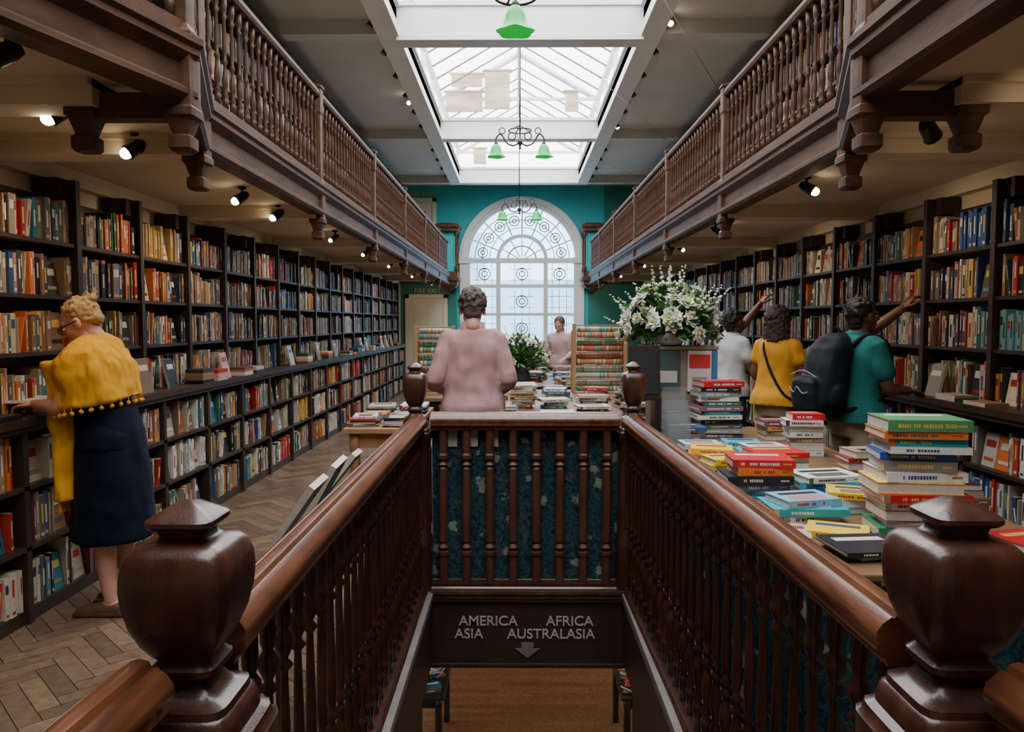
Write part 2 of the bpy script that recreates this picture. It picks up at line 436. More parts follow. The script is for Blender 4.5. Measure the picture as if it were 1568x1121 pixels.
for p in ((SX0-.25,11.2),(SX1+.25,8.3),(SX1+.25,12.6)):
    spotfix(mb,(p[0],p[1],ZC),(p[0]*1.4,p[1]-2,2.9),r=.04,bulb=True)
mb.obj('ceiling_spotlights',[M_metal,M_bulb])
# ------------------------------------------------------------------ galleries
PL=[(-1.95,YB+.01,0),(-1.90,1.15,0),(-1.35,3.07,0),(-1.665,3.95,0),(-1.665,YF-.80,0)]
PR=[(1.40,YB+.01,0),(1.40,3.07,0),(1.72,3.95,0),(1.72,YF-.80,0)]
POSTY=[6.3,8.65,11.0,13.35,15.7]
galprof=[(r*.82,z*.93) for r,z in [(.022,0),(.022,.05),(.026,.07),(.015,.08),(.024,.095),(.012,.12),(.021,.16),(.022,.20),(.014,.25),(.011,.28),(.021,.30),(.011,.32),(.014,.36),(.016,.42),(.011,.55),(.019,.57),(.011,.585),(.02,.61),(.022,.63),(.022,.70)]]
postprof=[(.0,-.17),(.035,-.168),(.045,-.155),(.045,-.11),(.032,-.10),(.05,-.04),(.062,-.03),(.062,.0),(.055,.01),(.055,.24),(.068,.25),(.068,.29),(.05,.31),(.040,.33),(.040,.85),(.048,.87),(.048,.95),(.048,1.06),(.058,1.065),(.058,1.085),(.04,1.095),(0,1.105)]
def gallery(side,path,flip,wallx):
    e=empty('gallery_balcony')
    mb=MB()
    fas=[(-.05,2.43),(.045,2.43),(.06,2.45),(.06,2.47),(.03,2.49),(.03,2.57),(.05,2.59),(.07,2.61),(.07,2.635),(.085,2.65),(.085,2.675),(.045,2.69),(-.05,2.69)]
    mb.sweep(path,[(u,z) for u,z in fas],0,flip)
    mb.sweep(path,[(-.035,2.69),(.035,2.69),(.035,2.74),(-.035,2.74)],0,flip)
    mb.sweep(path,[(-.035,3.39),(.035,3.39),(.045,3.41),(.04,3.44),(.02,3.46),(-.02,3.46),(-.04,3.44),(-.045,3.41)],0,flip)
    mb.obj('fascia',M_gal,e)
    mb=MB()
    for i in range(len(path)-1):
        a,b=V(path[i]),V(path[i+1]); L=(b-a).length; n=max(1,int(L/.112))
        for k in range(n):
            p=a+(b-a)*((k+.5)/n)
            if p.y<.8: continue
            mb.lathe(galprof,p.x,p.y,2.74,6 if p.y>9 else 8)
    mb.obj('balusters',M_galb,e)
    mb=MB()
    pp=[V(q) for q in path if 2<q[1]<17]+[V((path[-1][0],y,0)) for y in POSTY]
    for p in pp:
        mb.lathe(postprof,p.x,p.y,2.40,16,e=14,sm=False)
    sg=1 if wallx>0 else -1
    xo=1.79 if sg>0 else 1.74; xi_=1.40 if sg>0 else 1.35
    mb.lathe(postprof[:10]+[(0,.24)],xo*sg,3.07,2.40,16,e=14,sm=False)
    xa,xb=sorted((xi_*sg,xo*sg))
    mb.box(xa,xb,3.03,3.11,2.36,2.46)
    mb.obj('posts',M_gal,e,bevel=0)
    mb=MB()
    vs=[];n=len(path)
    wi=wallx-sg*.004
    for z in (2.50,2.62):
        vs+=[(p[0],p[1],z) for p in path]+[(wi,path[-1][1]+.04,z),(wi,path[0][1]+.01,z)]
    k=n+2
    mb.add(vs,[tuple(range(k)),tuple(range(k,2*k))]+[(i,(i+1)%k,(i+1)%k+k,i+k) for i in range(k)],0)
    for y in [1.3,3.07,3.95]+POSTY:
        xi=path[-1][0]
        x0,x1=sorted((xi,wi)); mb.box(x0,x1,y-.09,y+.09,2.40,2.5)
        mb.box(x0,x1,y-.12,y+.12,2.47,2.505)
    x0,x1=sorted((wi,wi-sg*.08)); mb.box(x0,x1,YB+.02,YF-.80,2.40,2.5)
    mb.obj('soffit',M_cream,e)
    return e
gallery('l',PL,-1,XL); gallery('r',PR,1,XR)
def pier(x):
    e=empty('gallery_end_pier',(x,YF-.42,0)); mb=MB()
    mb.lathe([(.0,2.25),(.06,2.27),(.12,2.33),(.20,2.36),(.26,2.42),(.26,2.50),(.30,2.52),(.30,2.60),(.27,2.62),(.27,2.72),(.25,2.74)],0,0,0,16,e=8,sm=False)
    mb.lathe([(.25,3.66),(.29,3.68),(.29,3.74),(.33,3.78),(.33,3.82),(.22,3.88),(0,3.9)],0,0,0,16,e=8,sm=False)
    for sx in (-1,1):
        for sy in (-1,1): mb.lathe([(.035,2.7),(.035,2.85),(.022,2.88),(.028,3.2),(.022,3.55),(.035,3.58),(.035,3.7)],sx*.22,sy*.22,0,8)
    mb.obj('frame',M_gal,e)
    mb=MB(); mb.box(-.18,.18,-.18,.18,2.7,3.7); mb.obj('panel',M_teal,e)
pier(-1.68); pier(1.80)
mb=MB()
mb.box(XL,-1.95,YF-.75,YF,2.46,2.62); mb.box(2.1,XR,YF-.75,YF,2.46,2.62); mb.obj('trim_2',M_gal)
# ------------------------------------------------------------------ books
PAL=[((.70,.63,.50),18),((.74,.73,.70),11),((.02,.02,.025),12),((.05,.05,.06),8),((.50,.035,.03),10),((.66,.17,.05),8),((.04,.09,.26),7),((.03,.20,.30),5),((.66,.41,.10),6),((.05,.18,.09),5),((.33,.19,.11),12),((.20,.05,.10),4),((.40,.33,.25),13),((.14,.36,.42),3),((.60,.32,.30),4),((.18,.16,.14),10)]
PW=[w for _,w in PAL]
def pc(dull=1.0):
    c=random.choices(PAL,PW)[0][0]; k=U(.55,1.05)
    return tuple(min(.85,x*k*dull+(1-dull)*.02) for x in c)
def contrast(c):
    l=sum(c)/3
    if l>.3: return random.choice([(.03,.03,.04),(.4,.03,.03),(.05,.08,.2)])
    return random.choice([(.65,.62,.55),(.7,.7,.68),(.6,.45,.1)])
PAGE=(.55,.50,.40)
def row(mb,xf,s,y0,y1,z,hmax,dull=1,depth=.15,faceout=.05,gapp=.02):
    y=y0+.005; hb=U(.68,.78)*hmax; run=0
    while y<y1-.02:
        if run<=0:
            run=random.randint(4,14); hb=U(.66,.84)*hmax; basec=pc(dull) if R()<.16 else None
            if R()<gapp: y+=U(.03,.12); continue
        run-=1
        if R()<faceout*.35 and y1-y>.17:
            w=U(.12,.15); h=U(.19,.23); c=pc(dull); xi=xf-s*.03
            lean=.03
            vs=[(xi,y,z),(xi,y+w,z),(xi-s*lean,y+w,z+h),(xi-s*lean,y,z+h)]
            bk=[(a-s*.025,b,c2) for a,b,c2 in vs]
            mb.add(vs+bk,[(0,1,2,3),(3,2,6,7),(0,3,7,4),(1,5,6,2)],0,cols=[c,PAGE,PAGE,c])
            k=contrast(c)
            for (a,b) in ((.60,.80),(.18,.28)):
                e=s*.002
                mb.add([(xi-s*lean*a+e,y+w*.15,z+h*a),(xi-s*lean*a+e,y+w*.85,z+h*a),(xi-s*lean*b+e,y+w*.85,z+h*b),(xi-s*lean*b+e,y+w*.15,z+h*b)],[(0,1,2,3)],0,k if a>.5 else pc(dull))
            y+=w+.008; continue
        t=random.choice((U(.012,.02),U(.018,.032),U(.025,.048)))
        if y+t>y1: break
        h=min(hmax-.015,hb*U(.9,1.1)); x=xf-s*U(0,.022); c=basec if basec else pc(dull)
        ln=0
        if run==0 and R()<.3: ln=U(.015,.05)
        xb=x-s*depth
        vs=[(x,y,z),(x,y+t,z),(x,y+t+ln,z+h),(x,y+ln,z+h),(xb,y,z),(xb,y+t,z),(xb,y+t+ln,z+h),(xb,y+ln,z+h)]
        mb.add(vs,[(0,1,2,3),(3,2,6,7),(0,3,7,4),(1,5,6,2)],0,cols=[c,PAGE,c,c])
        if t>.014:
            k=contrast(c); e=s*.0012; a,b=random.choice(((.35,.8),(.45,.85),(.62,.84),(.3,.7))); q=.32 if b-a>.3 else .15
            mb.add([(x+e,y+t*q+ln*a,z+h*a),(x+e,y+t*(1-q)+ln*a,z+h*a),(x+e,y+t*(1-q)+ln*b,z+h*b),(x+e,y+t*q+ln*b,z+h*b)],[(0,1,2,3)],0,k)
            if R()<.5:
                a,b=(.06,.13); k=contrast(c)
                mb.add([(x+e,y+t*.2,z+h*a),(x+e,y+t*.8,z+h*a),(x+e,y+t*.8,z+h*b),(x+e,y+t*.2,z+h*b)],[(0,1,2,3)],0,k)
        y+=t+.0015+ln
def bookcase(s,wx,lowx,upx,y0,y1):
    e=empty('bookcase'); fr=MB(); bk=MB()
    def bx(xa,xb,*r): fr.box(min(xa,xb),max(xa,xb),*r)
    bx(wx,wx+s*.02,y0,y1,0,2.30)
    bx(wx,lowx-s*.02,y0,y1,0.0,.07)
    bx(wx,lowx+s*.03,y0,y1,1.02,1.06)
    bx(wx,lowx+s*.015,y0,y1,.99,1.02)
    lows=[.07,.40,.71]; ups=[1.06,1.385,1.70,2.01]
    for z in lows[1:]: bx(wx,lowx,y0,y1,z-.022,z)
    for z in ups[1:]: bx(wx,upx,y0,y1,z-.022,z)
    n=round((y1-y0)/.76); w=(y1-y0)/n
    for i in range(n+1):
        y=y0+i*w
        bx(wx,lowx,y-.02,y+.02,0,1.02); bx(wx,upx+s*.01,y-.022,y+.022,1.06,2.39)
        bx(wx,upx-s*.05,y-.09,y+.09,2.28,2.395) 
    for i in range(n):
        a=y0+i*w+.022; b=y0+(i+1)*w-.022
        for j,z in enumerate(lows): row(bk,lowx-s*.02,s,a,b,z,.30,faceout=.5 if a<8 else .3)
        for j,z in enumerate(ups): row(bk,upx-s*.01,s,a,b,z,.285,faceout=.12)
    y=y0+.3
    while y<y1-1:
        if s>0 and 3.55<y<4.4: y=4.4
        if R()<.4:
            w2=U(.13,.16); h=U(.2,.24); c=pc(); x=upx+s*.05
            vs=[(x+s*.05,y,1.06),(x+s*.05,y+w2,1.06),(x,y+w2,1.06+h),(x,y,1.06+h)]
            b2=[(p[0]-s*.02,p[1],p[2]) for p in vs]
            bk.add(vs+b2,[(0,1,2,3),(3,2,6,7),(0,3,7,4),(1,5,6,2)],0,cols=[c,PAGE,PAGE,c])
            e2=s*.002
            bk.add([(x+s*.018+e2,y+.02,1.06+h*.65),(x+s*.018+e2,y+w2-.02,1.06+h*.65),(x+s*.01+e2,y+w2-.02,1.06+h*.82),(x+s*.01+e2,y+.02,1.06+h*.82)],[(0,1,2,3)],0,contrast(c))
            y+=w2+U(.02,.3)
        elif R()<.6:
            z=1.06
            for q in range(random.randint(1,4)):
                t=U(.015,.035); c=pc(); xa,xb=sorted((upx+s*.02,upx+s*.16)); bk.box(xa,xb,y,y+.21,z,z+t,0,cols=[c,c,c,PAGE,PAGE,c]); z+=t
            y+=.3
        else: y+=U(.1,.5)
    fr.obj('carcass',M_shelf,e); bk.obj('books',M_book,e)
bookcase(1,XL+.025,-2.50,-2.64,1.5,16.6)
bookcase(-1,XR-.025,2.68,2.83,1.5,16.6)
def upcase(s,wx,fx):
    e=empty('gallery_bookcase'); fr=MB(); bk=MB(); y0,y1=.6,16.8
    def bx(xa,xb,*r): fr.box(min(xa,xb),max(xa,xb),*r)
    zs=[2.66+.33*i for i in range(6)]
    for z in zs: bx(wx,fx,y0,y1,z-.025,z)
    bx(wx,fx+s*.04,y0,y1,4.5,4.6); bx(wx,wx+s*.02,y0,y1,2.63,4.5)
    n=int((y1-y0)/.95); w=(y1-y0)/n
    for i in range(n+1): bx(wx,fx,y0+i*w-.02,y0+i*w+.02,2.63,4.5)
    for i in range(n):
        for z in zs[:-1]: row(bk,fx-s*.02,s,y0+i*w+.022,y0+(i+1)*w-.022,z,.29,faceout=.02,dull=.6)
    fr.obj('carcass',M_shelf,e); bk.obj('books',M_book,e)
upcase(1,XL+.025,-2.62); upcase(-1,XR-.025,2.77)
# ------------------------------------------------------------------ stair balustrade
XLn,XRn,XLf,XRf=-.535,.705,-.575,.655
NY,FY=1.20,4.26
newel=[(0,0),(.02,-.003),(.048,-.017),(.060,-.023),(.065,-.027),(.065,-.034),(.058,-.040),(.048,-.043),(.044,-.052),(.048,-.058),(.056,-.061),(.080,-.066),(.095,-.078),(.103,-.10),(.105,-.125),(.102,-.155),(.092,-.19),(.076,-.222),(.060,-.243),(.050,-.252),(.056,-.258),(.064,-.264),(.064,-.274),(.054,-.282),(.047,-.292),(.050,-.305),(.060,-.314),(.078,-.320),(.080,-.332),(.086,-.336),(.092,-.352),(.094,-.37),(.108,-.378),(.112,-.392),(.120,-.398),(.120,-.44),(.112,-.45),(.108,-.47),(.108,-1.0),(.118,-1.02),(.122,-1.05)]
def mknewel(x,y,H,sc=1):
    e=empty('newel_post',(x,y,0)); mb=MB()
    def k(z): return .83 if z>-.30 else .96
    pr=[(r*sc*k(z),H+z) for r,z in newel]+[(.118*sc,0.0)]
    mb.lathe(pr,0,0,0,40,e=6.5,sm=True)
    o=mb.obj('post',M_mah,e)
    es=o.modifiers.new('es','EDGE_SPLIT'); es.split_angle=math.radians(38)
    mb=MB()
    for a in range(4):
        Mx=Matrix.Rotation(a*pi/2,4,'Z')
        for (p0,p1,p2,p3) in ((-.07,.07,H-.49,H-.50),(-.07,.07,H-.93,H-.94),(-.07,-.06,H-.94,H-.49),(.06,.07,H-.94,H-.49)):
            mb.box(p0*sc,p1*sc,-.110*sc,-.09*sc,min(p2,p3),max(p2,p3),0,M=Mx)
    mb.obj('panel_moulding',M_mah,e,bevel=.003)
mknewel(XLn,NY,1.262); mknewel(XRn,NY,1.27)
mknewel(XLf-.01,FY,1.32,.78); mknewel(XRf,FY,1.325,.78)
railprof=[(-.045,.955),(-.035,.95),(-.03,.935),(.03,.935),(.035,.95),(.045,.955),(.052,.965),(.050,.978),(.054,.985),(.052,1.000),(.042,1.014),(.026,1.026),(.020,1.024),(.014,1.034),(0,1.038),(-.014,1.034),(-.020,1.024),(-.026,1.026),(-.042,1.014),(-.052,1.000),(-.054,.985),(-.050,.978),(-.052,.965)]
balprof=[(r*.86,z) for r,z in [(.021,0),(.021,.09),(.024,.10),(.024,.115),(.012,.125),(.023,.145),(.012,.165),(.018,.20),(.025,.235),(.021,.27),(.013,.30),(.011,.31),(.025,.325),(.011,.34),(.011,.35),(.023,.362),(.011,.375),(.015,.40),(.018,.44),(.015,.56),(.011,.70),(.011,.71),(.025,.724),(.011,.738),(.013,.745),(.026,.77),(.026,.79),(.013,.81),(.020,.825),(.020,.925)]]
endprof=[(.024,0),(.024,.17),(.030,.18),(.030,.20),(.018,.205),(.029,.225),(.018,.245),(.024,.26),(.024,.68),(.018,.69),(.029,.705),(.018,.72),(.030,.74),(.030,.76),(.024,.77),(.024,.925)]
def balustrade(pathpts,name='stair_balustrade',sp=.108,prof=None,bm_=None,e4=None):
    e=empty(name); mb=MB()
    mb.sweep(pathpts,railprof,0,1,sm=True)
    o=mb.obj('handrail',M_rail,e); es=o.modifiers.new('es','EDGE_SPLIT'); es.split_angle=math.radians(40)
    mb=MB()
    mb.sweep(pathpts,[(-.04,0.001),(.04,0.001),(.04,.02),(.03,.03),(.03,.05),(-.03,.05),(-.03,.03),(-.04,.02)],0)
    mb.obj('base_rail',M_mah,e)
    mb=MB()
    for i in range(len(pathpts)-1):
        a,b=V(pathpts[i]),V(pathpts[i+1]); L=(b-a).length; n=max(1,int(L/sp))
        for k in range(n):
            p=a+(b-a)*((k+.5)/n); mb.lathe(prof or balprof,p.x,p.y,.03,12 if p.y<3 or e4 else 8,e=e4,sm=not e4)
    mb.obj('balusters',bm_ or M_mah,e)
    return e
balustrade([(XLn-.005,NY+.11,0),(XLf+.015,FY-.08,0)]); balustrade([(XRn-.015,NY+.11,0),(XRf-.02,FY-.08,0)])
eb=balustrade([(XLf+.08,FY,0),(XRf-.08,FY,0)],'stairwell_end_balustrade',.119,endprof,M_slat,5)
mb=MB(); mb.box(XLf+.08,XRf-.08,FY+.045,FY+.055,.05,.93); 
o=mb.obj('fabric_panel',M_floral,eb)
mb=MB()
for i in (1,2,3): mb.box(XLf+.08+.1189*i-.026,XLf+.08+.1189*i+.026,FY+.034,FY+.040,.83,.93,0)  # pale strips at the top of three baluster gaps
mb.obj('pale_strips',M_letter,eb)
def backrail(s,x0):
    balustrade([(x0,NY-.09,0),(x0+s*.01,.9,0),(x0+s*.05,-.6,0)],'landing_balustrade')
backrail(-1,XLn-.04); backrail(1,XRn+.05)
mb=MB()
mb.box(WX0-.0,WX0+.012,WY0,WY1-.05,-.39,-.02,0); mb.box(WX1-.012,WX1+.0,WY0,WY1-.05,-.39,-.02,0)
mb.obj('stairwell_fascia',M_brown)
mb=MB()
for x,s in ((WX0,1),(WX1,-1)):
    xa,xb=sorted((x-s*.01,x+s*.022)); mb.box(xa,xb,WY0,WY1,-.015,.02,0)
    xa,xb=sorted((x-s*.0,x+s*.016)); mb.box(xa,xb,WY0,WY1,-.05,-.02,0)
mb.obj('trim_3',M_trimgrey,bevel=.004)
se=empty('direction_sign',(0,WY1,0))
mb=MB(); mb.box(WX0+.003,WX1-.003,-.02,0,-.42,.03)
mb.box(WX0+.003,WX1-.003,-.04,-.02,-.035,.03); mb.box(WX0+.003,WX1-.003,-.035,-.02,-.42,-.395)
mb.obj('board',M_brown,se,bevel=.003)
mb=MB(); mb.box(WX0+.01,WX1-.01,-.05,-.035,.012,.03); mb.box(WX0+.01,WX1-.01,-.045,-.035,-.012,-.004); mb.obj('moulding',M_gal,se)
for t,x,z in (('AMERICA',-.335,-.175),('AFRICA',.16,-.175),('ASIA',-.36,-.25),('AUSTRALASIA',-.06,-.25)):
    o=text('lettering_'+t.lower(),t,(x,-.024,z),.080,M_letter,se,off=.0006)
mb=MB(); pr=[(.02,-.275),(.09,-.275),(.09,-.31),(.125,-.31),(.055,-.365),(-.015,-.31),(.02,-.31)]
mb.add([(x,-.024,z) for x,z in pr]+[(x,-.02,z) for x,z in pr],[tuple(range(7))]+[(i,(i+1)%7,(i+1)%7+7,i+7) for i in range(7)])
mb.obj('arrow',M_trimgrey,se)
# ------------------------------------------------------------------ horizontal stacks of books
def flat(mb,x,y,z,w,l,t,ang,c,lab=True,cover=None):
    """spine faces -Y local"""
    Mx=Matrix.Translation((x,y,z))@Matrix.Rotation(ang,4,'Z')
    k=.0022 if t>.01 else t*.15
    mb.box(-w/2,w/2,-l/2,l/2,0,k,0,c,Mx); mb.box(-w/2,w/2,-l/2,l/2,t-k,t,0,c,Mx)
    mb.box(-w/2+.003,w/2-.003,-l/2+.002,l/2-.004,k,t-k,0,(.62,.58,.50),Mx)
    rev=R()<.22
    if not rev:
        mb.box(-w/2,w/2,-l/2-.001,-l/2+.003,0,t,0,c,Mx)
        if lab and t>.012:
            q=contrast(c)
            a=-w*U(.25,.40); end=w*U(.0,.3)
            while a<end:
                b=a+U(.004,.009)
                if R()<.85: mb.box(a,b,-l/2-.0016,-l/2,t*.32,t*.68,0,q,Mx)
                a=b+.0028
            if R()<.6:
                a=w*.30; q=contrast(c)
                while a<w*.42:
                    mb.box(a,a+.004,-l/2-.0016,-l/2,t*.40,t*.60,0,q,Mx); a+=.006
            if R()<.25: mb.box(-w/2,-w/2+.02,-l/2-.0016,-l/2,0,t,0,pc(),Mx)
    q=contrast(c)
    mb.box(-w*.36,w*.36,l*.12,l*.30,t,t+.0008,0,q,Mx)
    if R()<.6: mb.box(-w*.3,w*.3,-l*.35,-l*.02,t,t+.0008,0,cover or pc(),Mx)
def stack(mb,x,y,z,n,w,l,tr=(.018,.04),j=.08,cols=None,a0=0):
    for i in range(n):
        t=U(*tr); c=cols[i%len(cols)] if cols else pc()
        f=U(.80,1.05)
        flat(mb,x+U(-.015,.015),y+U(-.012,.012),z,w*f,l*f,t,a0+U(-j,j)*1.5,c); z+=t+.001
    return z
REDS=(.6,.02,.03);YEL=(.85,.55,.03);BLU=(.03,.10,.40);WHT=(.75,.75,.74);BLK=(.02,.02,.03);GRN=(.03,.22,.10);TEA=(.02,.35,.42);ORG=(.80,.20,.03);CYA=(.08,.42,.60)
def table(name,x0,x1,y0,y1,h,mtop,mleg,skirt=None,t=.04):
    e=empty(name,((x0+x1)/2,(y0+y1)/2,0)); a=(x1-x0)/2;b=(y1-y0)/2
    mb=MB(); mb.box(-a,a,-b,b,h-t,h-.001); mb.obj('top',mtop,e,bevel=.006)
    mb=MB()
    mb.box(-a+.05,a-.05,-b+.05,-b+.075,h-t-.1,h-t); mb.box(-a+.05,a-.05,b-.075,b-.05,h-t-.1,h-t)
    mb.box(-a+.05,-a+.075,-b+.05,b-.05,h-t-.1,h-t); mb.box(a-.075,a-.05,-b+.05,b-.05,h-t-.1,h-t)
    for sx in (-1,1):
        for sy in (-1,1):
            mb.lathe([(.03,0),(.035,.05),(.028,.1),(.034,.4),(.03,h-t-.12),(.036,h-t-.1),(.036,h-t)],sx*(a-.07),sy*(b-.07),0,12,e=5)
    mb.obj('frame',mleg,e)
    if skirt:
        mb=MB()
        per=[(-a,-b),(a,-b),(a,b),(-a,b),(-a,-b)]
        for i in range(4):
            p,q=V(per[i]+(0,)),V(per[i+1]+(0,)); d=(q-p).normalized(); nn=V((d.y,-d.x,0)); L=(q-p).length; m=int(L/.03)
            for k in range(m):
                s0,s1=k/m,(k+1)/m
                w0,w1=.008*math.sin(k*1.3),.008*math.sin((k+1)*1.3)
                A=p+(q-p)*s0+nn*w0;B=p+(q-p)*s1+nn*w1
                mb.add([(A.x,A.y,.03),(B.x,B.y,.03),(B.x,B.y,h-t*.5),(A.x,A.y,h-t*.5)],[(0,1,2,3)],0,sm=True)
        mb.obj('cloth_skirt',skirt,e)
    return e
TZ=.80
table('display_table',.86,1.86,2.2,5.35,TZ,M_tabl,M_dark,M_floral)
mb=MB()
stack(mb,1.40,2.64,TZ,13,.28,.21,(.024,.040),.06,[GRN,(.1,.3,.5),(.3,.05,.1),WHT,REDS,YEL,WHT,(.25,.22,.2),BLU,WHT,TEA,ORG,(.10,.30,.12)],-.12)
stack(mb,1.09,2.86,TZ,3,.27,.20,(.018,.03),.1,[WHT,TEA,(.25,.45,.6)],.1)
stack(mb,1.04,3.25,TZ,5,.27,.2,(.026,.036),.08,[CYA,(.1,.15,.25),BLK,ORG,REDS],-.05)
stack(mb,1.36,3.3,TZ,3,.27,.2,(.02,.03),.1,[BLU,CYA,WHT],.1)
stack(mb,1.30,3.75,TZ,4,.27,.2,(.02,.035),.1,[YEL,WHT,CYA,REDS],.1)
stack(mb,1.02,3.62,TZ,4,.27,.2,(.02,.03),.1,[WHT,TEA,YEL,YEL],.2)
stack(mb,1.00,3.90,TZ,4,.25,.2,(.02,.03),.1,[WHT,(.1,.3,.1),ORG,YEL],-.1)
stack(mb,1.62,4.25,TZ,7,.20,.15,(.03,.04),.05,[WHT,WHT,(.3,.2,.15),WHT,(.5,.45,.4),WHT,REDS],-.1)
stack(mb,1.30,4.92,TZ,12,.28,.22,(.024,.036),.07,[(.1,.12,.14),(.3,.28,.25),(.08,.12,.15),BLK,WHT,TEA,(.3,.1,.2),GRN,WHT,(.25,.3,.3),BLK,REDS],.05)
stack(mb,1.02,4.17,TZ,3,.25,.2,(.02,.03),.1,[BLK,(.3,.3,.32),(.5,.6,.65)])
stack(mb,1.13,2.42,TZ,2,.22,.2,(.012,.02),.3,[(.25,.4,.5),BLK])
stack(mb,1.72,3.0,TZ,4,.24,.18,(.02,.035),.1)
stack(mb,1.66,3.55,TZ,5,.24,.18,(.02,.035),.1)
stack(mb,1.32,4.05,TZ,3,.26,.2,(.02,.03),.1,[CYA,TEA,WHT])
stack(mb,1.30,4.38,TZ,2,.26,.2,(.02,.03),.1,[WHT,CYA])
stack(mb,1.66,4.8,TZ,4,.22,.18,(.02,.035),.1)
stack(mb,1.68,2.42,TZ,2,.26,.2,(.02,.03),.2,[(.2,.25,.3),REDS])
stack(mb,.96,2.62,TZ,1,.16,.2,(.015,.02),.3,[(.45,.42,.36)])
stack(mb,1.36,2.98,TZ,3,.26,.18,(.015,.03),.3,[TEA,WHT,YEL])
stack(mb,1.02,4.62,TZ,4,.24,.2,(.02,.03),.1)
stack(mb,1.14,2.64,TZ,1,.2,.16,(.015,.02),.3,[YEL])
mb.obj('book_stacks',M_book)
e=empty('card_display_stand',(1.12,5.16,TZ))
mb=MB()
mb.box(-.22,.22,-.10,.12,0,.56); mb.box(-.23,.23,-.11,.13,.56,.585); mb.obj('box',M_card,e,bevel=.004)
mb=MB(); 
mb.box(.02,.18,-.118,-.102,.28,.555,0,(.62,.62,.60)); mb.box(.03,.17,-.122,-.117,.44,.53,0,(.55,.05,.05)); mb.box(.05,.15,-.122,-.117,.32,.38,0,(.35,.35,.35))
mb.box(-.20,-.03,-.118,-.102,.30,.555,0,(.06,.10,.10)); mb.box(-.18,-.05,-.122,-.117,.34,.42,0,(.5,.5,.48))
mb.box(.185,.22,-.118,-.102,.2,.555,0,(.05,.2,.35)); mb.box(-.2,.0,-.118,-.102,.03,.24,0,(.22,.20,.18))
mb.obj('cards',M_book,e)
e=empty('picture_frame',(.81,4.75,TZ)); 
mb=MB(); Mx=Matrix.Rotation(-.12,4,'X')
mb.box(-.10,.10,0,.02,.25,.60,0,M=Mx); mb.box(-.08,.08,-.004,0,.29,.56,1,M=Mx); mb.box(.06,.10,.0,.16,.0,.27,0)
mb.obj('board',[M_dark,M_black],e)
e=empty('leaflet_holder',(.93,4.40,TZ)); mb=MB()
for k in range(3):
    mb.box(-.07,.07,-.08+.07*k,-.076+.07*k,.0,.22+.07*k)
mb.box(-.07,-.066,-.08,.08,0,.25); mb.box(.066,.07,-.08,.08,0,.25)
mb.obj('sheets',M_acr,e); mb=MB()
for k in range(2): mb.box(-.05,.03,-.06+.07*k,-.04+.07*k,.0,.15+.07*k,0,(.24,.26,.27)); 
mb.obj('leaflets',M_book,e)
def bouquet(name,loc,rad,h,nf,nl,vasemat,vr=.09,vh=.2,fc=((.78,.80,.74),(.74,.74,.62),(.60,.70,.45)),fs=1):
    e=empty(name,loc); mb=MB()
    mb.lathe([(vr*.6,0),(vr*.9,.01),(vr,.3*vh),(vr*.85,.7*vh),(vr*.7,.88*vh),(vr*.8,vh),(vr*.7,vh-.004),(vr*.6,vh*.8)],0,0,0,20)
    mb.obj('vase',vasemat,e)
    mb=MB()
    def dirn():
        a=U(0,2*pi); el=math.acos(U(-.15,1)); return V((math.sin(el)*math.cos(a)*rad[0],math.sin(el)*math.sin(a)*rad[1],math.cos(el)*h))
    base=V((0,0,vh))
    for i in range(nl):
        d=dirn()*U(.5,1.12); p=base+d; L=U(.05,.12); w=L*U(.2,.35)
        t=(d.normalized()+V((U(-.6,.6),U(-.6,.6),U(-.6,.4)))).normalized(); q=t.orthogonal().normalized(); q=(Matrix.Rotation(U(0,6.28),3,t)@q)
        nn=t.cross(q); g=U(.6,1.3); c=(.035*g,.13*g,.03*g) if R()<.7 else (.10*g,.22*g,.06*g)
        vs=[p-t*L*.5,p+q*w*.8-t*L*.1+nn*.006,p+q*w*.5+t*L*.28+nn*.003,p+t*L*.5-nn*L*.15,p-q*w*.5+t*L*.28+nn*.003,p-q*w*.8-t*L*.1+nn*.006]
        mb.add(vs,[(0,1,2,3),(0,3,4,5)],0,c,True)
        if i%3==0: mb.tube([base-V((0,0,.05)),base+d*.5+V((0,0,.02)),p],[.003,.0025,.002],4,0,(.05,.15,.04),round_=False)
    for i in range(nf):
        d=dirn()*U(.85,1.15); c0=base+d; s=U(.022,.040)*fs; f=random.choice(fc)
        spike=R()<.3
        if spike:
            dd=(d.normalized()+V((0,0,.6))).normalized(); c0=base+d*.8
            for k in range(14):
                pp=c0+dd*k*.018+V((U(-1,1),U(-1,1),U(-1,1)))*.018*(1-k/18)
                r=.015*fs*(1-k/20); mb.ell(pp,(r,r,r*.8),6,4,0,f)
        else:
            ax=d.normalized(); q=ax.orthogonal().normalized()
            for ly,(cnt,rr,op) in enumerate(((7,1,.2),(6,.8,.5),(4,.5,.8))):
                for k in range(cnt):
                    u=(Matrix.Rotation(2*pi*k/cnt+ly,3,ax)@q); v=ax.cross(u)
                    tip=c0+u*s*1.5*rr+ax*s*op
                    mb.add([c0,c0+u*s*.8*rr+v*s*.55+ax*s*op*.3,tip,c0+u*s*.8*rr-v*s*.55+ax*s*op*.3],[(0,1,2,3)],0,f,True)
            mb.ell(c0+ax*s*.3,(s*.35,s*.35,s*.35),6,4,0,(.55,.5,.2))
    mb.obj('flowers',M_leaf,e)
bouquet('flower_arrangement',(1.04,5.16,TZ+.587),(.31,.24),.30,90,480,M_white,.09,.09,fs=1.35)
bouquet('flower_arrangement',(.04,8.2,.86),(.26,.22),.32,44,300,M_slate,.10,.22,((.7,.78,.5),(.55,.7,.3),(.75,.78,.7)),fs=1.2)
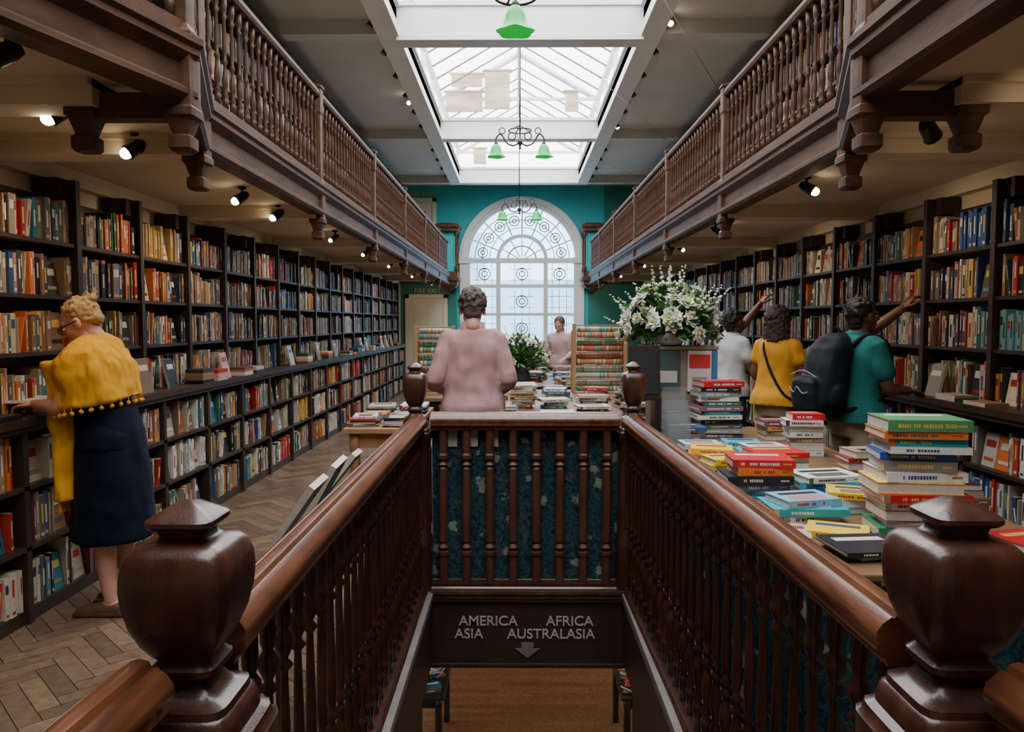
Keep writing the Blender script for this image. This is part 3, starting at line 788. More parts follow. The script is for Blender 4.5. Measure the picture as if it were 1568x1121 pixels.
# ------------------------------------------------------------------ left small table + sloping display
table('magazine_table',-1.20,-.72,5.1,6.4,.82,M_pine,M_pine)
mb=MB()
for i in range(4):
    x=-1.08+.24*(i%2); y=5.3+.36*(i//2)
    stack(mb,x,y,.82,random.randint(3,6),.20,.28,(.006,.014),.1)
for i in range(2): stack(mb,-1.08+.24*i,6.05,.82,4,.2,.27,(.006,.02),.1)
mb.obj('magazine_stacks',M_book)
e=empty('sloping_book_display',(-.75,0,0))
mb=MB()
for y in (2.55,3.40):
    mb.box(-.09,-.07,y-.02,y+.02,0,.72); mb.box(.07,.09,y-.02,y+.02,0,.82)
vs=[(-.10,2.5,.72),(.10,2.5,.82),(.10,3.45,.82),(-.10,3.45,.72)]
mb.add(vs+[(a,b,c-.02) for a,b,c in vs],[(0,1,2,3),(7,6,5,4),(0,4,5,1),(1,5,6,2),(2,6,7,3),(3,7,4,0)])
mb.box(-.115,-.095,2.5,3.45,.70,.75)
mb.obj('stand',M_dark,e)
mb=MB()
for i,y in enumerate((2.66,3.02,3.26)):
    tl=(.95,1.05,.9)[i]
    Mx=Matrix.Translation((-.02,y,.875))@Matrix.Rotation(-tl,4,'Y')@Matrix.Rotation(U(-.1,.1)+pi/2,4,'Z')
    c=((.62,.62,.60),(.20,.30,.38),(.30,.38,.42))[i]
    mb.box(-.085,.085,-.12,.12,0,.025,0,M=Mx,cols=[c,c,PAGE,c,PAGE,PAGE]); mb.box(-.055,.055,.02,.08,.025,.027,0,contrast(c),Mx); mb.box(-.055,.055,-.08,-.02,.025,.027,0,(.1,.25,.4),Mx)
mb.obj('books',M_book,e)
# ------------------------------------------------------------------ central tables
table('book_table',-.62,1.12,5.45,7.75,.85,M_tabl,M_dark)
mb=MB()
for (x,y,n,w) in ((-.42,5.6,4,.2),(-.12,5.65,3,.24),(.04,6.1,9,.2),(.3,5.6,2,.3),(.3,6.1,3,.24),(.58,5.7,3,.26),(.62,6.2,5,.24),(.9,5.65,4,.25),(.92,6.15,6,.22),(-.45,6.2,5,.22),(.35,6.75,4,.24),(.7,6.75,5,.24),(-.2,6.8,4,.22),(.05,7.2,5,.22),(-.5,6.8,3,.2),(.35,7.3,4,.22),(.98,6.7,4,.2)):
    stack(mb,x,y,.85,n,w,.2,(.012,.03),.15)
mb.obj('table_books',M_book)
def rack(x,y,w,h,z0):
    e=empty('wrapping_paper_rack',(x,y,z0)); mb=MB()
    for sx in (-1,1):
        mb.box(sx*w/2-.018,sx*w/2+.018,-.02,.02,0,h); mb.box(sx*w/2-.018,sx*w/2+.018,.14,.18,0,h*.9)
        mb.box(sx*w/2-.015,sx*w/2+.015,0,.18,0,.03); mb.box(sx*w/2-.015,sx*w/2+.015,0,.18,h*.55,h*.58)
    n=5
    for i in range(n+1): mb.box(-w/2,w/2,-.015,.015,h*i/n*.97,h*i/n*.97+.010)
    mb.obj('ladder_frame',M_pine,e,bevel=.002)
    mb=MB()
    cs=[(.45,.50,.40),(.50,.12,.08),(.55,.42,.22),(.10,.34,.38),(.55,.48,.38),(.42,.22,.10),(.16,.30,.14)]
    for i in range(n):
        z=h*i/n*.97+.014
        for k in range(2):
            zz=z+.03+.052*k; base=random.choice(cs)
            mb.tube([(-w/2+.03,.035+.03*k,zz),(w/2-.03,.035+.03*k,zz)],.028,10,0,base,round_=False)
            m=int(w/.035); alt=random.choice(cs)
            for q in range(m):
                if R()<.55:
                    xx=-w/2+.04+q*.035
                    mb.tube([(xx,.035+.03*k,zz),(xx+U(.01,.028),.035+.03*k,zz)],.0286,10,0,alt if R()<.7 else random.choice(cs),round_=False)
    mb.obj('paper_rolls',M_book,e)
rack(.80,7.35,.50,.68,.85); rack(-.80,7.2,.36,.66,.85)
table('book_table',-1.0,-.66,6.9,7.6,.85,M_tabl,M_dark)
table('book_table',-.75,1.5,8.0,10.6,.86,M_dark,M_dark)
mb=MB()
for i in range(34):
    x=U(-.6,1.35);y=8.2+2.2*(i/34)
    if abs(x-.04)<.2 and y<8.5: continue
    stack(mb,x,y,.86,random.randint(1,6),.2,.2,(.015,.035),.2)
mb.obj('table_books',M_book)
table('cash_desk',-.9,1.4,13.2,14.4,1.0,M_dark,M_dark,M_dark)
mb=MB()
for i in range(9): stack(mb,-.7+i*.23,13.5+U(-.1,.3),1.0,random.randint(1,7),.2,.2)
mb.obj('desk_books',M_book)
mb=MB()
for nm,x0,x1 in (('basement_table',-1.55,-.72),('basement_table',1.02,1.9)):
    table(nm,x0,x1,7.2,8.2,-2.15+2.9,M_dark,M_dark).location=((x0+x1)/2,7.7,-2.9)
    for i in range(12):
        stack(mb,x0+.14+(x1-x0-.28)*(i%4)/3,7.36+.3*(i//4),-2.15,random.randint(1,5),.18,.15,(.012,.03),.5)
mb.obj('basement_books',M_book)
# ------------------------------------------------------------------ under-gallery spotlights, with an added fill spot at each far end
mb=MB(); tips=[]
for s,x0,tx,ys in ((-1,-1.93,-2.75,(2.5,3.2,3.85,5.35,6.2,7.9,9.6,11.6,14.2,16.9)),(1,1.90,2.9,(2.75,3.5,5.0,7.3,9.0,11.6,14.2,16.9))):
    for i,y in enumerate(ys):
        x=x0+(.26 if (s<0 and y==2.5) else U(-.03,.03)); on=not(s>0 and y in (2.75,3.5))
        sc=.036 if y<7 else .028
        if y>16: b=spotfix(mb,(x,y,2.50),(tx*.8,18.4,1.3),sc,.10,.07,True); tips.append((b,V((tx*.8,18.4,1.3)),s)); continue  # far-end spots are added to brighten the dim door wall
        if on: b=spotfix(mb,(x,y,2.50),(tx,y-.7,1.75),sc,.10,.07,True)
        else: b=spotfix(mb,(x,y,2.50),(tx,y+.9,1.75),.040,.11,.07)
        tips.append((b,V((tx,y-.1,1.45)),s))
mb.obj('gallery_spots_and_fill',[M_metal,M_bulb])
for i,(b,t,s) in enumerate(tips):  # last tip of each side belongs to the added far-end fill
    li=bpy.data.lights.new('spot_lamp','SPOT'); li.energy=22; li.color=(1,.78,.54); li.spot_size=math.radians(125); li.spot_blend=1; li.shadow_soft_size=.05
    o=bpy.data.objects.new('spot_lamp',li); bpy.context.scene.collection.objects.link(o); d=(t-b).normalized(); o.location=b+d*.06
    o.rotation_euler=d.to_track_quat('-Z','Y').to_euler()
# ------------------------------------------------------------------ chandeliers
def chandelier(x,y,z,arms,span,ztop,rot=0,sc=1.0):
    e=empty('chandelier',(x,y,z),rot); mb=MB()
    mb.tube([(0,0,.10),(0,0,ztop-z)],.010,6,round_=False)
    mb.lathe([(0,-.08),(.012,-.07),(.02,-.05),(.01,-.03),(.03,0),(.04,.03),(.03,.06),(.012,.08),(.012,.2),(.022,.23),(.008,.26)],0,0,0,12)
    for k in range(arms):
        a=2*pi*k/arms; ca,sa=math.cos(a),math.sin(a)
        P=[(.02,.02),(.10,-.02),(.20,.02),(.26,.12),(span*.85,.15),(span,.09),(span,.02)]
        mb.tube([(p*ca,p*sa,q) for p,q in P],.012,6,sub=4)
        mb.tube([((.12+.055*math.cos(t))*ca,(.12+.055*math.cos(t))*sa,.12+.055*math.sin(t)) for t in [i*.5 for i in range(14)]],.009,5)
        mb.tube([((.27+.045*math.cos(t))*ca,(.27+.045*math.cos(t))*sa,.20+.045*math.sin(t)) for t in [i*.5 for i in range(14)]],.008,5)
        mb.lathe([(.012,.04),(.03,.02),(.03,-.01),(.02,-.02)],span*ca,span*sa,0,10)
    mb.tube([(.17*math.cos(t),.17*math.sin(t),.2) for t in [i*pi/12 for i in range(25)]],.010,5)
    for k in range(4):
        a=k*pi/2+.4; mb.tube([(.17*math.cos(a),.17*math.sin(a),.2),(0,0,.28)],.008,5)
    mb.obj('frame',M_metal,e)
    mb=MB()
    for k in range(arms):
        a=2*pi*k/arms; ca,sa=math.cos(a),math.sin(a); n=20; rs=[]
        for (r,q,w) in ((.025,-.0,0),(.050,-.02,0),(.062,-.06,0),(.072,-.10,.03),(.092,-.135,.06),(.110,-.15,.10)):
            rs.append([V((span*ca+sc*r*(1+w*math.cos(5*2*pi*j/n))*math.cos(2*pi*j/n),span*sa+sc*r*(1+w*math.cos(5*2*pi*j/n))*math.sin(2*pi*j/n),q*sc)) for j in range(n)])
        mb.rings(rs,0,cap=False)
    mb.obj('shades',M_greenglass,e)
chandelier(.03,11.5,4.22,2,.36,6.08,0,1.25); chandelier(.03,16.0,3.88,2,.36,6.08,0,1.25); 
chandelier(-.02,5.95,3.86,1,.30,6.08,-pi/2,1.25)
mb=MB()
for a,b in (((1.55,8.0,3.45),(.9,9.5,4.66)),((1.6,6.2,3.45),(1.2,7.0,4.66)),((1.6,10,3.45),(.5,13.2,4.68))): mb.tube([a,b],.0025,4,round_=False)
mb.obj('suspension_wires',M_metal)
# ------------------------------------------------------------------ people
def skinmat(n,c): 
    m=mat(n,c,.5,.08,12,.03,120); b=m.node_tree.nodes['Principled BSDF']; b.inputs['Subsurface Weight'].default_value=.08; b.inputs['Subsurface Scale'].default_value=.02; return m
SK_w=skinmat('skin_fair',(.60,.33,.24)); SK_d=skinmat('skin_brown',(.15,.068,.040)); SK_m=skinmat('skin_tan',(.32,.17,.10))
def cloth(n,c,r=.85,b=.35,bs=4.5): return mat(n,c,r,.04,5,b,bs,sheen=.02,stretch=(2.0,2.0,.8),bd=.06,spec=.15,bdet=1.0)
H_grey=mat('hair_grey_brown',(.085,.062,.050),.7,.55,60,.5,150); H_bl=mat('hair_blonde',(.48,.30,.13),.6,.3,50,.4,140); H_bk=mat('hair_black',(.012,.010,.009),.55,.4,60,.5,150); H_br=mat('hair_dark_brown',(.045,.022,.013),.6,.5,60,.5,150)
EYE=mat('eye_white',(.7,.7,.68),.2,.02,5); IRIS=mat('eye_iris',(.03,.02,.015),.2,.1,5)
TXC=bpy.data.textures.new('cloth_folds','CLOUDS'); TXC.noise_scale=.11; TXC.noise_depth=0
TXH=bpy.data.textures.new('hair_lumps','CLOUDS'); TXH.noise_scale=.025; TXH.noise_depth=2
def rem(o,vox,sm=3,disp=0,tex=None):
    r=o.modifiers.new('remesh','REMESH'); r.mode='VOXEL'; r.voxel_size=vox; r.use_smooth_shade=True
    s=o.modifiers.new('smooth','SMOOTH'); s.factor=.5; s.iterations=sm
    if disp:
        d=o.modifiers.new('disp','DISPLACE'); d.texture=tex or TXC; d.strength=disp; d.mid_level=.5; d.texture_coords='LOCAL'
def ring(cx,cy,cz,rx,ry,n=24,e=2.4):
    o=[]
    for j in range(n):
        a=2*pi*j/n; ca,sa=math.cos(a),math.sin(a); k=(abs(ca)**e+abs(sa)**e)**(-1/e); o.append(V((cx+rx*ca*k,cy+ry*sa*k,cz)))
    return o
def hand(parent,m,w,d,n,thumb,curl=.5,name='hand'):
    w=V(w); d=V(d).normalized(); n=V(n); n=(n-d*n.dot(d)).normalized(); s=d.cross(n)*thumb
    mb=MB(); rs=[]
    for t,rx,ry in ((-.05,.024,.021),(-.02,.025,.019),(0,.027,.017),(.02,.034,.017),(.05,.040,.016),(.075,.041,.013),(.088,.036,.010)):
        c=w+d*t; rs.append([c+s*rx*math.cos(2*pi*j/12)+n*ry*math.sin(2*pi*j/12) for j in range(12)])
    mb.rings(rs)
    for k,(o,L) in enumerate(((.029,.072),(.010,.080),(-.010,.074),(-.029,.058))):
        p=w+d*.078+s*o; dd=(d+s*o*1.5).normalized(); pts=[p]; c=curl*(1+.12*k)
        for q,f in enumerate((.45,.30,.25)):
            ang=c*(.7,1,.8)[q]
            nn=n-dd*n.dot(dd)
            if nn.length<.15: nn=-d
            dd=(dd*math.cos(ang)+nn.normalized()*math.sin(ang)).normalized()
            p=p+dd*L*f; pts.append(p)
        mb.tube(pts,[.0088,.0084,.0076,.0066],8,sub=3)
    p=w+d*.02+s*.026; q1=p+(d*.5+s*.75+n*.25).normalized()*.032; q2=q1+(d*.85+s*.3+n*.35).normalized()*.03; q3=q2+(d*.9+n*.4).normalized()*.022
    mb.tube([p,q1,q2,q3],[.013,.0105,.0095,.008],8,sub=3)
    o=mb.obj(name,m,parent); rem(o,.0034,2)
def person(name,loc,rz,H=1.7,lean=0,hp=0,hy=0,arms=None,skin=None,top=None,top_lo=.86,sleeve=2.0,loose=.014,bottom='trousers',bmat=None,hem=.4,hair=None,hairk='short',shoe=None,w=1.0,legs=None,headoff=(0,0,-.022),topflare=.10,fold=.018,armk=1.0,boxy=0):
    e=empty(name,loc,rz,H/1.72)
    def L(p): 
        p=V(p); k=max(0,p.z-.95); return V((p.x,p.y+lean*k,p.z-abs(lean)*k*.12))
    T=[(.84,.0,.15,.095),(.90,-.01,.175,.115),(.97,-.01,.172,.118),(1.05,.0,.15,.105),(1.12,.0,.145,.10),(1.22,.0,.16,.11),(1.32,.0,.175,.112),(1.38,-.005,.172,.10),(1.425,-.01,.145,.082),(1.46,-.012,.09,.066),(1.485,-.012,.06,.055)]
    def tors(mb,infl=0,lo=0,hi=9,fl=0,bx=0):
        rs=[]
        TT=[t for t in T if lo<=t[0]<=hi]
        for z,cy,rx,ry in TT:
            f=fl*max(0,(1.20-z)); g=bx*max(0,1-abs(z-1.12)/.16)
            c=L((0,cy,z)); rs.append(ring(c.x,c.y,c.z,rx*w+infl+f+g,ry*w**.5+infl+f+g*.5))
        mb.rings(rs)
    sh={-1:L((-.160*w,-.01,1.395)),1:L((.160*w,-.01,1.395))}
    arms=arms or {}
    body=MB(); tors(body)
    hc=L((0,.0,1.47))+V((0,.02,.135))+V(headoff)
    body.tube([L((0,-.015,1.42)),hc+V((0,-.02,-.06))],[.058,.054],14)
    lg=legs or {-1:((-.09,.0,.88),(-.10,.02,.48),(-.10,-.03,.085)),1:((.09,.0,.88),(.10,.02,.48),(.10,-.03,.085))}
    for s in (-1,1):
        h,k,a=[V(q) for q in lg[s]]
        body.tube([h,h+(k-h)*.4,k,k+(a-k)*.3+V((0,-.012,0)),k+(a-k)*.7,a],[.088,.076,.054,.056,.042,.034],14,sub=3)
        body.tube([a+V((0,-.035,-.045)),a+V((0,.05,-.045)),a+V((s*.015,.15,-.06))],[.034,.034,.024],10,sub=2)
        if s in arms:
            el,wr,hd,pn=arms[s][:4]; el=V(el);wr=V(wr)
            body.tube([sh[s]+V((-s*.03,0,0)),sh[s],sh[s]+(el-sh[s])*.5,el,el+(wr-el)*.3,wr],[q*armk for q in (.045,.048,.043,.038,.037,.026)],12,sub=3)
    o=body.obj('body',skin,e); rem(o,.011,3)
    for s in arms:
        hand(e,skin,arms[s][1],arms[s][2],arms[s][3],s*(-1) if len(arms[s])<6 else arms[s][5],arms[s][4] if len(arms[s])>4 else .45,'hand')
    Mh=Matrix.Translation(hc)@Matrix.Rotation(hy,4,'Z')@Matrix.Rotation(hp,4,'X')
    hd=MB()
    hd.ell((0,-.012,.03),(.074,.094,.090),20,12,M=Mh); hd.ell((0,.022,-.025),(.060,.068,.078),16,10,M=Mh); hd.ell((0,.055,-.088),(.026,.026,.022),10,8,M=Mh)
    hd.ell((0,.062,.028),(.052,.028,.022),12,8,M=Mh)
    hd.tube([(0,.082,.018),(0,.104,-.008),(0,.116,-.022)],[.008,.010,.012],8,M=Mh); hd.ell((0,.102,-.027),(.017,.010,.008),8,6,M=Mh)
    hd.ell((0,.086,-.052),(.024,.010,.006),10,6,M=Mh); hd.ell((0,.084,-.062),(.020,.010,.007),10,6,M=Mh)
    for s in (-1,1):
        hd.ell((s*.077,-.006,-.004),(.012,.020,.031),10,8,M=Mh); hd.ell((s*.04,.06,-.02),(.022,.022,.02),8,6,M=Mh)
    hd.tube([(0,-.02,-.05),(0,-.03,-.12)],[.052,.052],12,M=Mh)
    o=hd.obj('head',skin,e); rem(o,.0048,2)
    ey=MB()
    for s in (-1,1):
        ey.ell((s*.030,.079,.002),(.0125,.0115,.009),10,8,0,M=Mh); ey.ell((s*.030,.087,.002),(.006,.005,.006),8,6,1,M=Mh)
        ey.tube([(s*.016,.093,.022),(s*.032,.092,.027),(s*.048,.082,.021)],.0028,6,1,M=Mh)
    ey.obj('eyes',[EYE,IRIS],e)
    hm=MB(); hm.ell((0,-.026,.045),(.081,.098,.090),20,12,M=Mh)
    rnd=random.Random(len(name)+3)
    nl={'short':90,'curly':260,'bun':60,'bob':260,'cropped':20}[hairk]; rr={'short':.014,'curly':.013,'bun':.012,'bob':.020,'cropped':.008}[hairk]
    ext={'short':1.0,'curly':1.08,'bun':1.0,'bob':1.12,'cropped':1}[hairk]
    for i in range(nl):
        a=rnd.uniform(0,2*pi); z=rnd.uniform(-.75,1); q=math.sqrt(1-z*z)
        x,y=q*math.cos(a),q*math.sin(a)
        if y>.35 and z<.45: continue
        if abs(x)>.6 and z<-.2 and y>-.1 and hairk in('short','bun','curly'): continue
        p=V((x*.080*ext,-.026+y*.094*ext,.045+z*.088*ext))
        hm.ell(p,(rr*rnd.uniform(.8,1.3),)*3,8,6,M=Mh)
    if hairk=='bun':
        hm.ell((0,-.112,.09),(.036,.030,.030),12,8,M=Mh); hm.ell((0,-.085,-.01),(.055,.035,.045),12,8,M=Mh)
        for i in range(12): hm.tube([(rnd.uniform(-.02,.02),-.105,.09),(rnd.uniform(-.05,.05),-.11+rnd.uniform(-.04,.02),.115+rnd.uniform(0,.015))],[.008,.005],5,M=Mh)
    if hairk=='bob':
        for i in range(150):
            a=rnd.uniform(pi*.95,2*pi*1.02); z=rnd.uniform(-.14,.0)
            hm.ell((.098*math.cos(a),-.03+.092*math.sin(a),z),(.02,.02,.026),8,6,M=Mh)
        hm.ell((0,-.06,-.06),(.085,.06,.09),12,8,M=Mh)
    if hairk in('short','curly'): hm.ell((0,-.065,-.01),(.066,.045,.055),12,8,M=Mh)
    if hairk=='curly': hm.ell((0,-.066,-.045),(.060,.034,.040),12,8,M=Mh)
    if hairk=='short': hm.ell((0,-.065,-.05),(.055,.035,.035),12,8,M=Mh)
    o=hm.obj('hair',hair,e); rem(o,.0055,1,.012,TXH)
    if top:
        t=MB(); tors(t,loose,top_lo-.001,1.47,topflare,boxy)
        for s in arms:
            el,wr=V(arms[s][0]),V(arms[s][1]); S=sh[s]
            if sleeve>=1: P=[S+V((-s*.04,0,.0)),S,S+(el-S)*.5,el,el+(wr-el)*.5*(sleeve-1),el+(wr-el)*min(1,(sleeve-1))]; RR=[.046+loose,.050+loose,.046+loose*1.2,.043+loose*1.2,.041+loose,.034+loose*.8]
            else: P=[S+V((-s*.04,0,0)),S,S+(el-S)*sleeve*.5,S+(el-S)*sleeve]; RR=[.046+loose,.050+loose,.050+loose,.048+loose*1.2]
            t.tube(P,RR,14,sub=3)
        c=L((0,-.012,1.455)); t.rings([ring(c.x,c.y,c.z-.03,.085,.075),ring(c.x,c.y+.004,c.z+.03,.064,.062)])
        o=t.obj('top',top,e); rem(o,.010,3,fold)
    if bottom=='trousers':
        t=MB(); t.rings([ring(0,-.005,.80,.150*w,.11),ring(0,-.01,.90,.180*w,.122),ring(0,-.008,.98,.174*w,.120),ring(0,0,1.03,.150*w,.108)])
        for s in (-1,1):
            h,k,a=[V(q) for q in lg[s]]
            t.tube([h,h+(k-h)*.4,k,k+(a-k)*.5,a+V((0,0,-.02))],[.096,.090,.070,.066,.062],14,sub=3)
        o=t.obj('trousers',bmat,e); rem(o,.012,3,.008)
    elif bottom=='skirt':
        t=MB(); rs=[]
        for z,rx,ry in ((1.10,.155,.115),(.98,.185,.15),(.88,.20,.17),(.75,.21,.18),(.6,.215,.195),(hem+.02,.22,.20),(hem,.215,.195)):
            rr=[]
            for j in range(48):
                a=2*pi*j/48; f=1+.03*math.sin(7*a)*(1.06-z); rr.append(V((rx*w*math.cos(a)*f,ry*math.sin(a)*f-.01,z)))
            rs.append(rr)
        t.rings(rs); o=t.obj('skirt',bmat,e); rem(o,.011,2,.012)
    if shoe:
        t=MB()
        for s in (-1,1):
            a=V(lg[s][2]); t.tube([a+V((0,-.045,-.05)),a+V((0,.05,-.050)),a+V((s*.015,.16,-.062))],[.040,.041,.028],12,sub=2)
            t.box(a.x-.042,a.x+.046,a.y-.085,a.y+.19,0.002,.022)
        o=t.obj('shoes',shoe,e); rem(o,.007,2)
    return e,hc,Mh,L
C_pink=cloth('pink_shirt',(.46,.27,.265),.85,.55,5.5); C_navy=cloth('navy_cotton',(.0035,.0065,.020)); C_yel=cloth('mustard_yellow',(.74,.37,.025),.85,.6,9); C_yelt=cloth('ochre_top',(.62,.29,.03)); C_teal=cloth('teal_pattern_top',(.02,.17,.17)); C_bei=cloth('beige_trousers',(.42,.33,.24)); C_wg=cloth('pale_grey_top',(.50,.50,.51)); C_dk=cloth('dark_trousers',(.03,.03,.035)); C_bag=cloth('black_nylon',(.008,.013,.018),.6); LEA=mat('brown_leather',(.10,.05,.03),.5,.2,20)
# man in pink shirt
pm,hc,Mh,L=person('man_in_pink_shirt',(-.30,4.98,0),.08,1.77,lean=.09,hp=-.38,
 arms={-1:((-.245,-.05,1.13),(-.17,.18,1.03),(.25,.9,-.2),(0,-.1,-1),.35,-1),1:((.225,-.03,1.13),(.16,.19,1.02),(-.25,.9,-.2),(0,-.1,-1),.35,1)},
 skin=SK_w,top=C_pink,top_lo=.84,sleeve=1.6,loose=.014,bmat=C_navy,hair=H_grey,hairk='curly',shoe=LEA,w=1.0,fold=.022,topflare=.11,boxy=.022)
mb=MB(); c=L((0,-.012,1.455))
rs=[[V((c.x+r*math.cos(2*pi*j/24),c.y+.003+r*.95*math.sin(2*pi*j/24),c.z+z)) for j in range(24)] for r,z in ((.090,-.005),(.074,.055),(.068,.055),(.070,.0),(.090,-.005))]
mb.rings(rs,cap=False); mb.obj('collar',C_pink,pm)
# woman left with shawl
wl=(-2.18,3.97,0)
pw,hc,Mh,L=person('woman_with_yellow_shawl',wl,pi/2+.02,1.70,lean=.13,hp=-.50,hy=.18,headoff=(0,.05,-.035),
 arms={-1:((-.21,.15,1.13),(-.10,.34,1.135),(.25,.95,-.1),(.1,.1,-1),.35,-1),1:((.20,.15,1.12),(.10,.34,1.135),(-.25,.95,-.1),(-.1,.1,-1),.35,1)},
 skin=SK_w,top=C_navy,top_lo=.9,sleeve=.25,loose=.004,bottom='skirt',bmat=C_navy,hem=.40,hair=H_bl,hairk='bun',shoe=LEA,w=1.06,fold=.005)
mb=MB(); rs=[]
Z=[(1.515,.066,.064,.0),(1.495,.11,.085,0),(1.465,.18,.11,0),(1.42,.245,.135,.0),(1.36,.272,.165,.01),(1.30,.28,.185,.015),(1.25,.275,.19,.02),(1.20,.265,.195,.025)]
for z,rx,ry,cy in Z:
    rr=[]
    for j in range(56):
        a=2*pi*j/56; f=1+.03*math.sin(7*a+z*9)*(1.5-z)*2
        zz=z-((.03+.07*(.5+.5*math.sin(a)))*max(0,(1.30-z)/.10)) 
        p=L((rx*math.cos(a)*f,cy+ry*math.sin(a)*f,zz)); rr.append(p)
    rs.append(rr)
mb.rings(rs)
for sx,zl in ((-.13,.64),(.05,.72)):
    rr=[]
    for i in range(12):
        t=i/11; z=1.36-(1.36-zl)*t; c=L((sx+.02*math.sin(t*4),.15+.03*math.sin(t*3),z)); c.y+=.01*(1-t)
        wd=.055+.03*t*(1-t*.5); rr.append([V((c.x+wd*math.cos(2*pi*j/20),c.y+(.045+.012*math.sin(3*2*pi*j/20))*math.sin(2*pi*j/20),c.z)) for j in range(20)])
    mb.rings(rr)
o=mb.obj('shawl',C_yel,pw); rem(o,.010,2,.034)
mb=MB()
for p in rs[-1][::2]:
    mb.tube([p,p-V((0,0,.022))],.0025,4)
    for k in range(2): mb.ell(p+V((U(-.004,.004),U(-.004,.004),-.026-.003*k)),(.0105,.0105,.011),7,5)
for sx,zl in ((-.13,.64),(.05,.72)):
    for q in range(6): mb.tube([(sx-.06+q*.024,.17,zl+.02),(sx-.06+q*.024+U(-.01,.01),.17,zl-.06)],.005,5)
mb.obj('shawl_pompoms',C_yel,pw)
mb=MB()
for s in (-1,1):
    mb.tube([Mh@V((s*.03+.022*math.cos(t),.104,.002+.018*math.sin(t))) for t in [i*pi/8 for i in range(17)]],.0026,5)
    mb.tube([Mh@V((s*.052,.104,.008)),Mh@V((s*.080,.06,.008)),Mh@V((s*.086,-.01,.006))],.0036,5)
mb.tube([Mh@V((-.008,.106,.006)),Mh@V((.008,.106,.006))],.0024,5)
mb.obj('glasses',IRIS,pw)
e=empty('open_book',(-2.63,3.98,1.10),pi/2+.08); mb=MB()
for s in (-1,1):
    Mx=Matrix.Rotation(-s*.18,4,'Y')
    xa,xb=sorted((0,s*.14)); mb.box(xa,xb,-.10,.10,0,.004,0,(.5,.08,.05),Mx); mb.box(xa,xb,-.095,.095,.004,.018,0,(.72,.70,.62),Mx)
mb.obj('pages',M_book,e)
# woman in teal with backpack
tl=(2.21,4.93,0)
pt,hc,Mh,L=person('woman_in_teal_top',tl,-pi/2+.28,1.72,lean=.06,hp=.08,
 arms={-1:((-.14,.26,1.50),(-.06,.42,1.64),(.1,.6,.8),(.0,.9,-.5),.5,-1),1:((.21,.08,1.12),(.12,.32,1.10),(-.2,.95,-.15),(0,0,-1),.3,1)},
 skin=SK_d,top=C_teal,top_lo=.86,sleeve=.62,loose=.016,bmat=C_bei,hair=H_bk,hairk='short',shoe=LEA,w=1.02,armk=1.12)
e=empty('backpack',tl,-pi/2+.28,1.70/1.72); mb=MB(); rs=[]
for z,rx,y0,y1 in ((.95,.10,-.32,-.17),(.97,.135,-.36,-.155),(1.05,.15,-.39,-.15),(1.17,.155,-.38,-.15),(1.30,.15,-.35,-.135),(1.40,.135,-.32,-.12),(1.47,.11,-.28,-.12),(1.50,.07,-.25,-.14)):
    c=L((0,(y0+y1)/2,z)); rs.append(ring(c.x,c.y,c.z,rx,(y1-y0)/2,28,3))
mb.rings(rs)
rs=[]
for z,rx,y0,y1 in ((.98,.09,-.40,-.3),(1.01,.11,-.43,-.3),(1.10,.115,-.44,-.3),(1.18,.105,-.425,-.3),(1.21,.08,-.40,-.3)):
    rs.append(ring(0,(y0+y1)/2,z,rx,(y1-y0)/2,24,3))
mb.rings(rs)
for s in (-1,1): mb.ell((s*.155,-.25,1.08),(.035,.06,.09),12,8)
o=mb.obj('bag',C_bag,e); rem(o,.009,2,.02)
mb=MB()
for s in (-1,1):
    P=[(s*.09,-.14,1.42),(s*.10,-.06,1.475),(s*.11,.05,1.465),(s*.125,.12,1.40),(s*.135,.135,1.28),(s*.16,.10,1.14),(s*.175,.0,1.05),(s*.13,-.16,1.0)]
    mb.tube([L(p)+V((0,.01,0)) for p in P],.015,8,sub=4)
mb.tube([L((-.04,-.15,1.47)),L((0,-.19,1.54)),L((.04,-.15,1.47))],.008,6,sub=4)
mb.obj('straps',C_bag,e)
mb=MB()
mb.tube([(-.09,-.437,1.14),(-.03,-.446,1.11),(.0,-.448,1.15),(.05,-.443,1.11),(.09,-.436,1.12)],.003,5,sub=4)
mb.tube([(-.12,-.40,1.22),(0,-.405,1.255),(.12,-.40,1.22)],.003,5,sub=4)
mb.obj('zip_trim',M_letter,e)
# woman in ochre top
po,hc,Mh,L=person('woman_in_ochre_top',(2.12,6.15,0),-.75,1.67,lean=.03,hp=.05,hy=-.2,
 arms={-1:((-.205,.02,1.14),(-.15,.20,1.05),(.2,.9,-.2),(0,0,-1),.5,-1),1:((.215,.03,1.14),(.19,.22,1.08),(0,.95,-.2),(0,0,-1),.5,1)},
 skin=SK_d,top=C_yelt,top_lo=.86,sleeve=.45,loose=.012,bmat=C_bei,hair=H_br,hairk='bob',shoe=LEA,w=.92,topflare=.16)
mb=MB(); P=[(-.09,-.02,1.46),(-.075,-.115,1.38),(.0,-.142,1.2),(.11,-.145,1.02),(.20,-.10,.95),(.21,.03,.93)]
mb.tube([L(p) for p in P],.011,8,sub=5); mb.tube([L((-.09,-.02,1.46)),L((-.06,.11,1.36)),L((.08,.15,1.1)),L((.2,.05,.95))],.011,8,sub=5)
mb.box(.20,.28,-.10,.10,.78,.96); mb.obj('shoulder_bag',C_bag,po,bevel=.01)
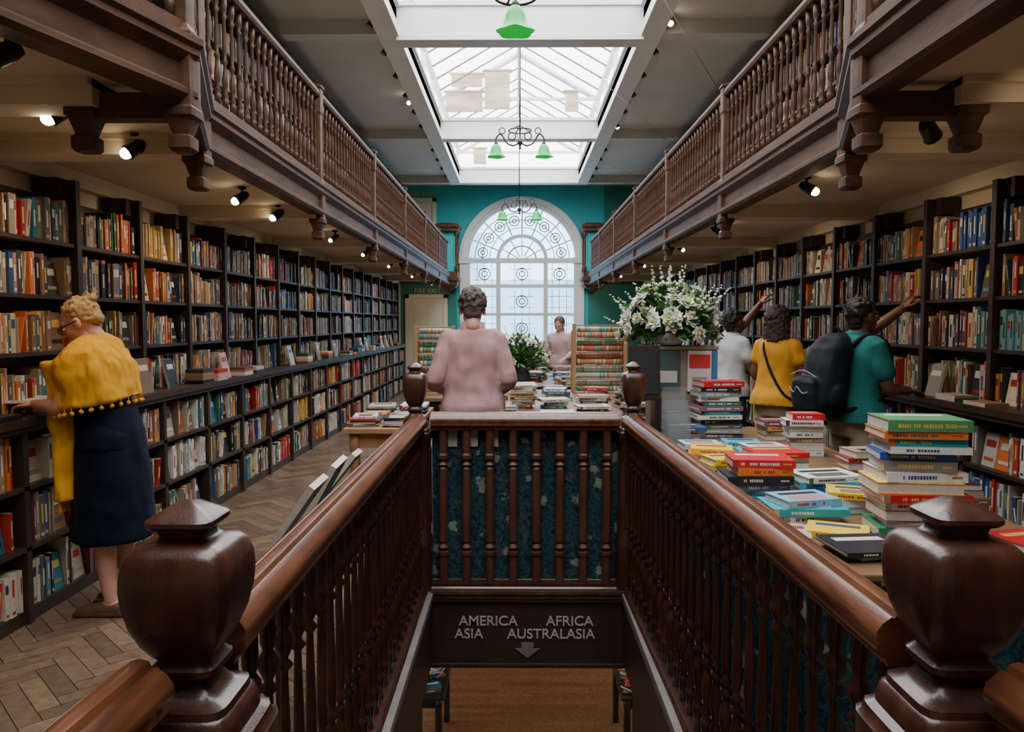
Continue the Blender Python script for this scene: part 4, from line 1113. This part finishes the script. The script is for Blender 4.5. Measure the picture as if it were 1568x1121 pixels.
person('woman_in_white_top',(1.93,6.85,0),-pi/2+.45,1.68,lean=.06,hp=.2,
 arms={-1:((-.12,.26,1.55),(-.06,.42,1.76),(.1,.6,.8),(.0,.9,-.5),.4,-1),1:((.21,.08,1.14),(.14,.30,1.14),(-.1,.95,0),(0,0,-1),.4,1)},
 skin=SK_d,top=C_wg,top_lo=.86,sleeve=.5,loose=.014,bmat=C_dk,hair=H_bk,hairk='short',shoe=LEA,armk=1.1,w=.94)
person('man_in_pale_shirt',(.66,11.3,0),2.7,1.64,lean=.15,hp=-.45,
 arms={-1:((-.24,.05,1.14),(-.16,.26,1.06),(.2,.9,-.2),(0,0,-1),.4,-1),1:((.24,.05,1.14),(.16,.26,1.06),(-.2,.9,-.2),(0,0,-1),.4,1)},
 skin=SK_w,top=cloth('pale_pink_shirt',(.55,.38,.38)),top_lo=.86,sleeve=1.7,loose=.016,bmat=C_dk,hair=H_grey,hairk='cropped',shoe=LEA)
# ------------------------------------------------------------------ light, world, camera
w=bpy.data.worlds.new('overcast_sky'); bpy.context.scene.world=w; w.use_nodes=True
bg=w.node_tree.nodes['Background']; bg.inputs[0].default_value=(.985,.985,.99,1); bg.inputs[1].default_value=8.4
def portal(loc,sx,sy,rot):
    li=bpy.data.lights.new('sky_portal','AREA'); li.shape='RECTANGLE'; li.size=sx; li.size_y=sy; li.cycles.is_portal=True
    o=bpy.data.objects.new('sky_portal',li); bpy.context.scene.collection.objects.link(o); o.location=loc; o.rotation_euler=rot
portal((.02,8.2,5.06),2.7,18.2,(0,0,0)); portal((WC,YF+.2,2.7),2.8,3.5,(-pi/2,0,0))
for y,en in ((6.5,12),(9.5,12)):  # unseen fill lights, added only to brighten the basement
    li=bpy.data.lights.new('basement_fill','AREA'); li.energy=en; li.size=.5; li.color=(1,.82,.58)
    o=bpy.data.objects.new('basement_fill',li); bpy.context.scene.collection.objects.link(o); o.location=(.4,y,-.45)
cam=bpy.data.cameras.new('camera'); co=bpy.data.objects.new('camera',cam); bpy.context.scene.collection.objects.link(co)
cam.sensor_width=36; cam.lens=1150/1568*36; cam.clip_start=.05
co.location=(0,0,1.55); co.rotation_euler=(math.radians(90-3.38),0,math.radians(.45))
bpy.context.scene.camera=co
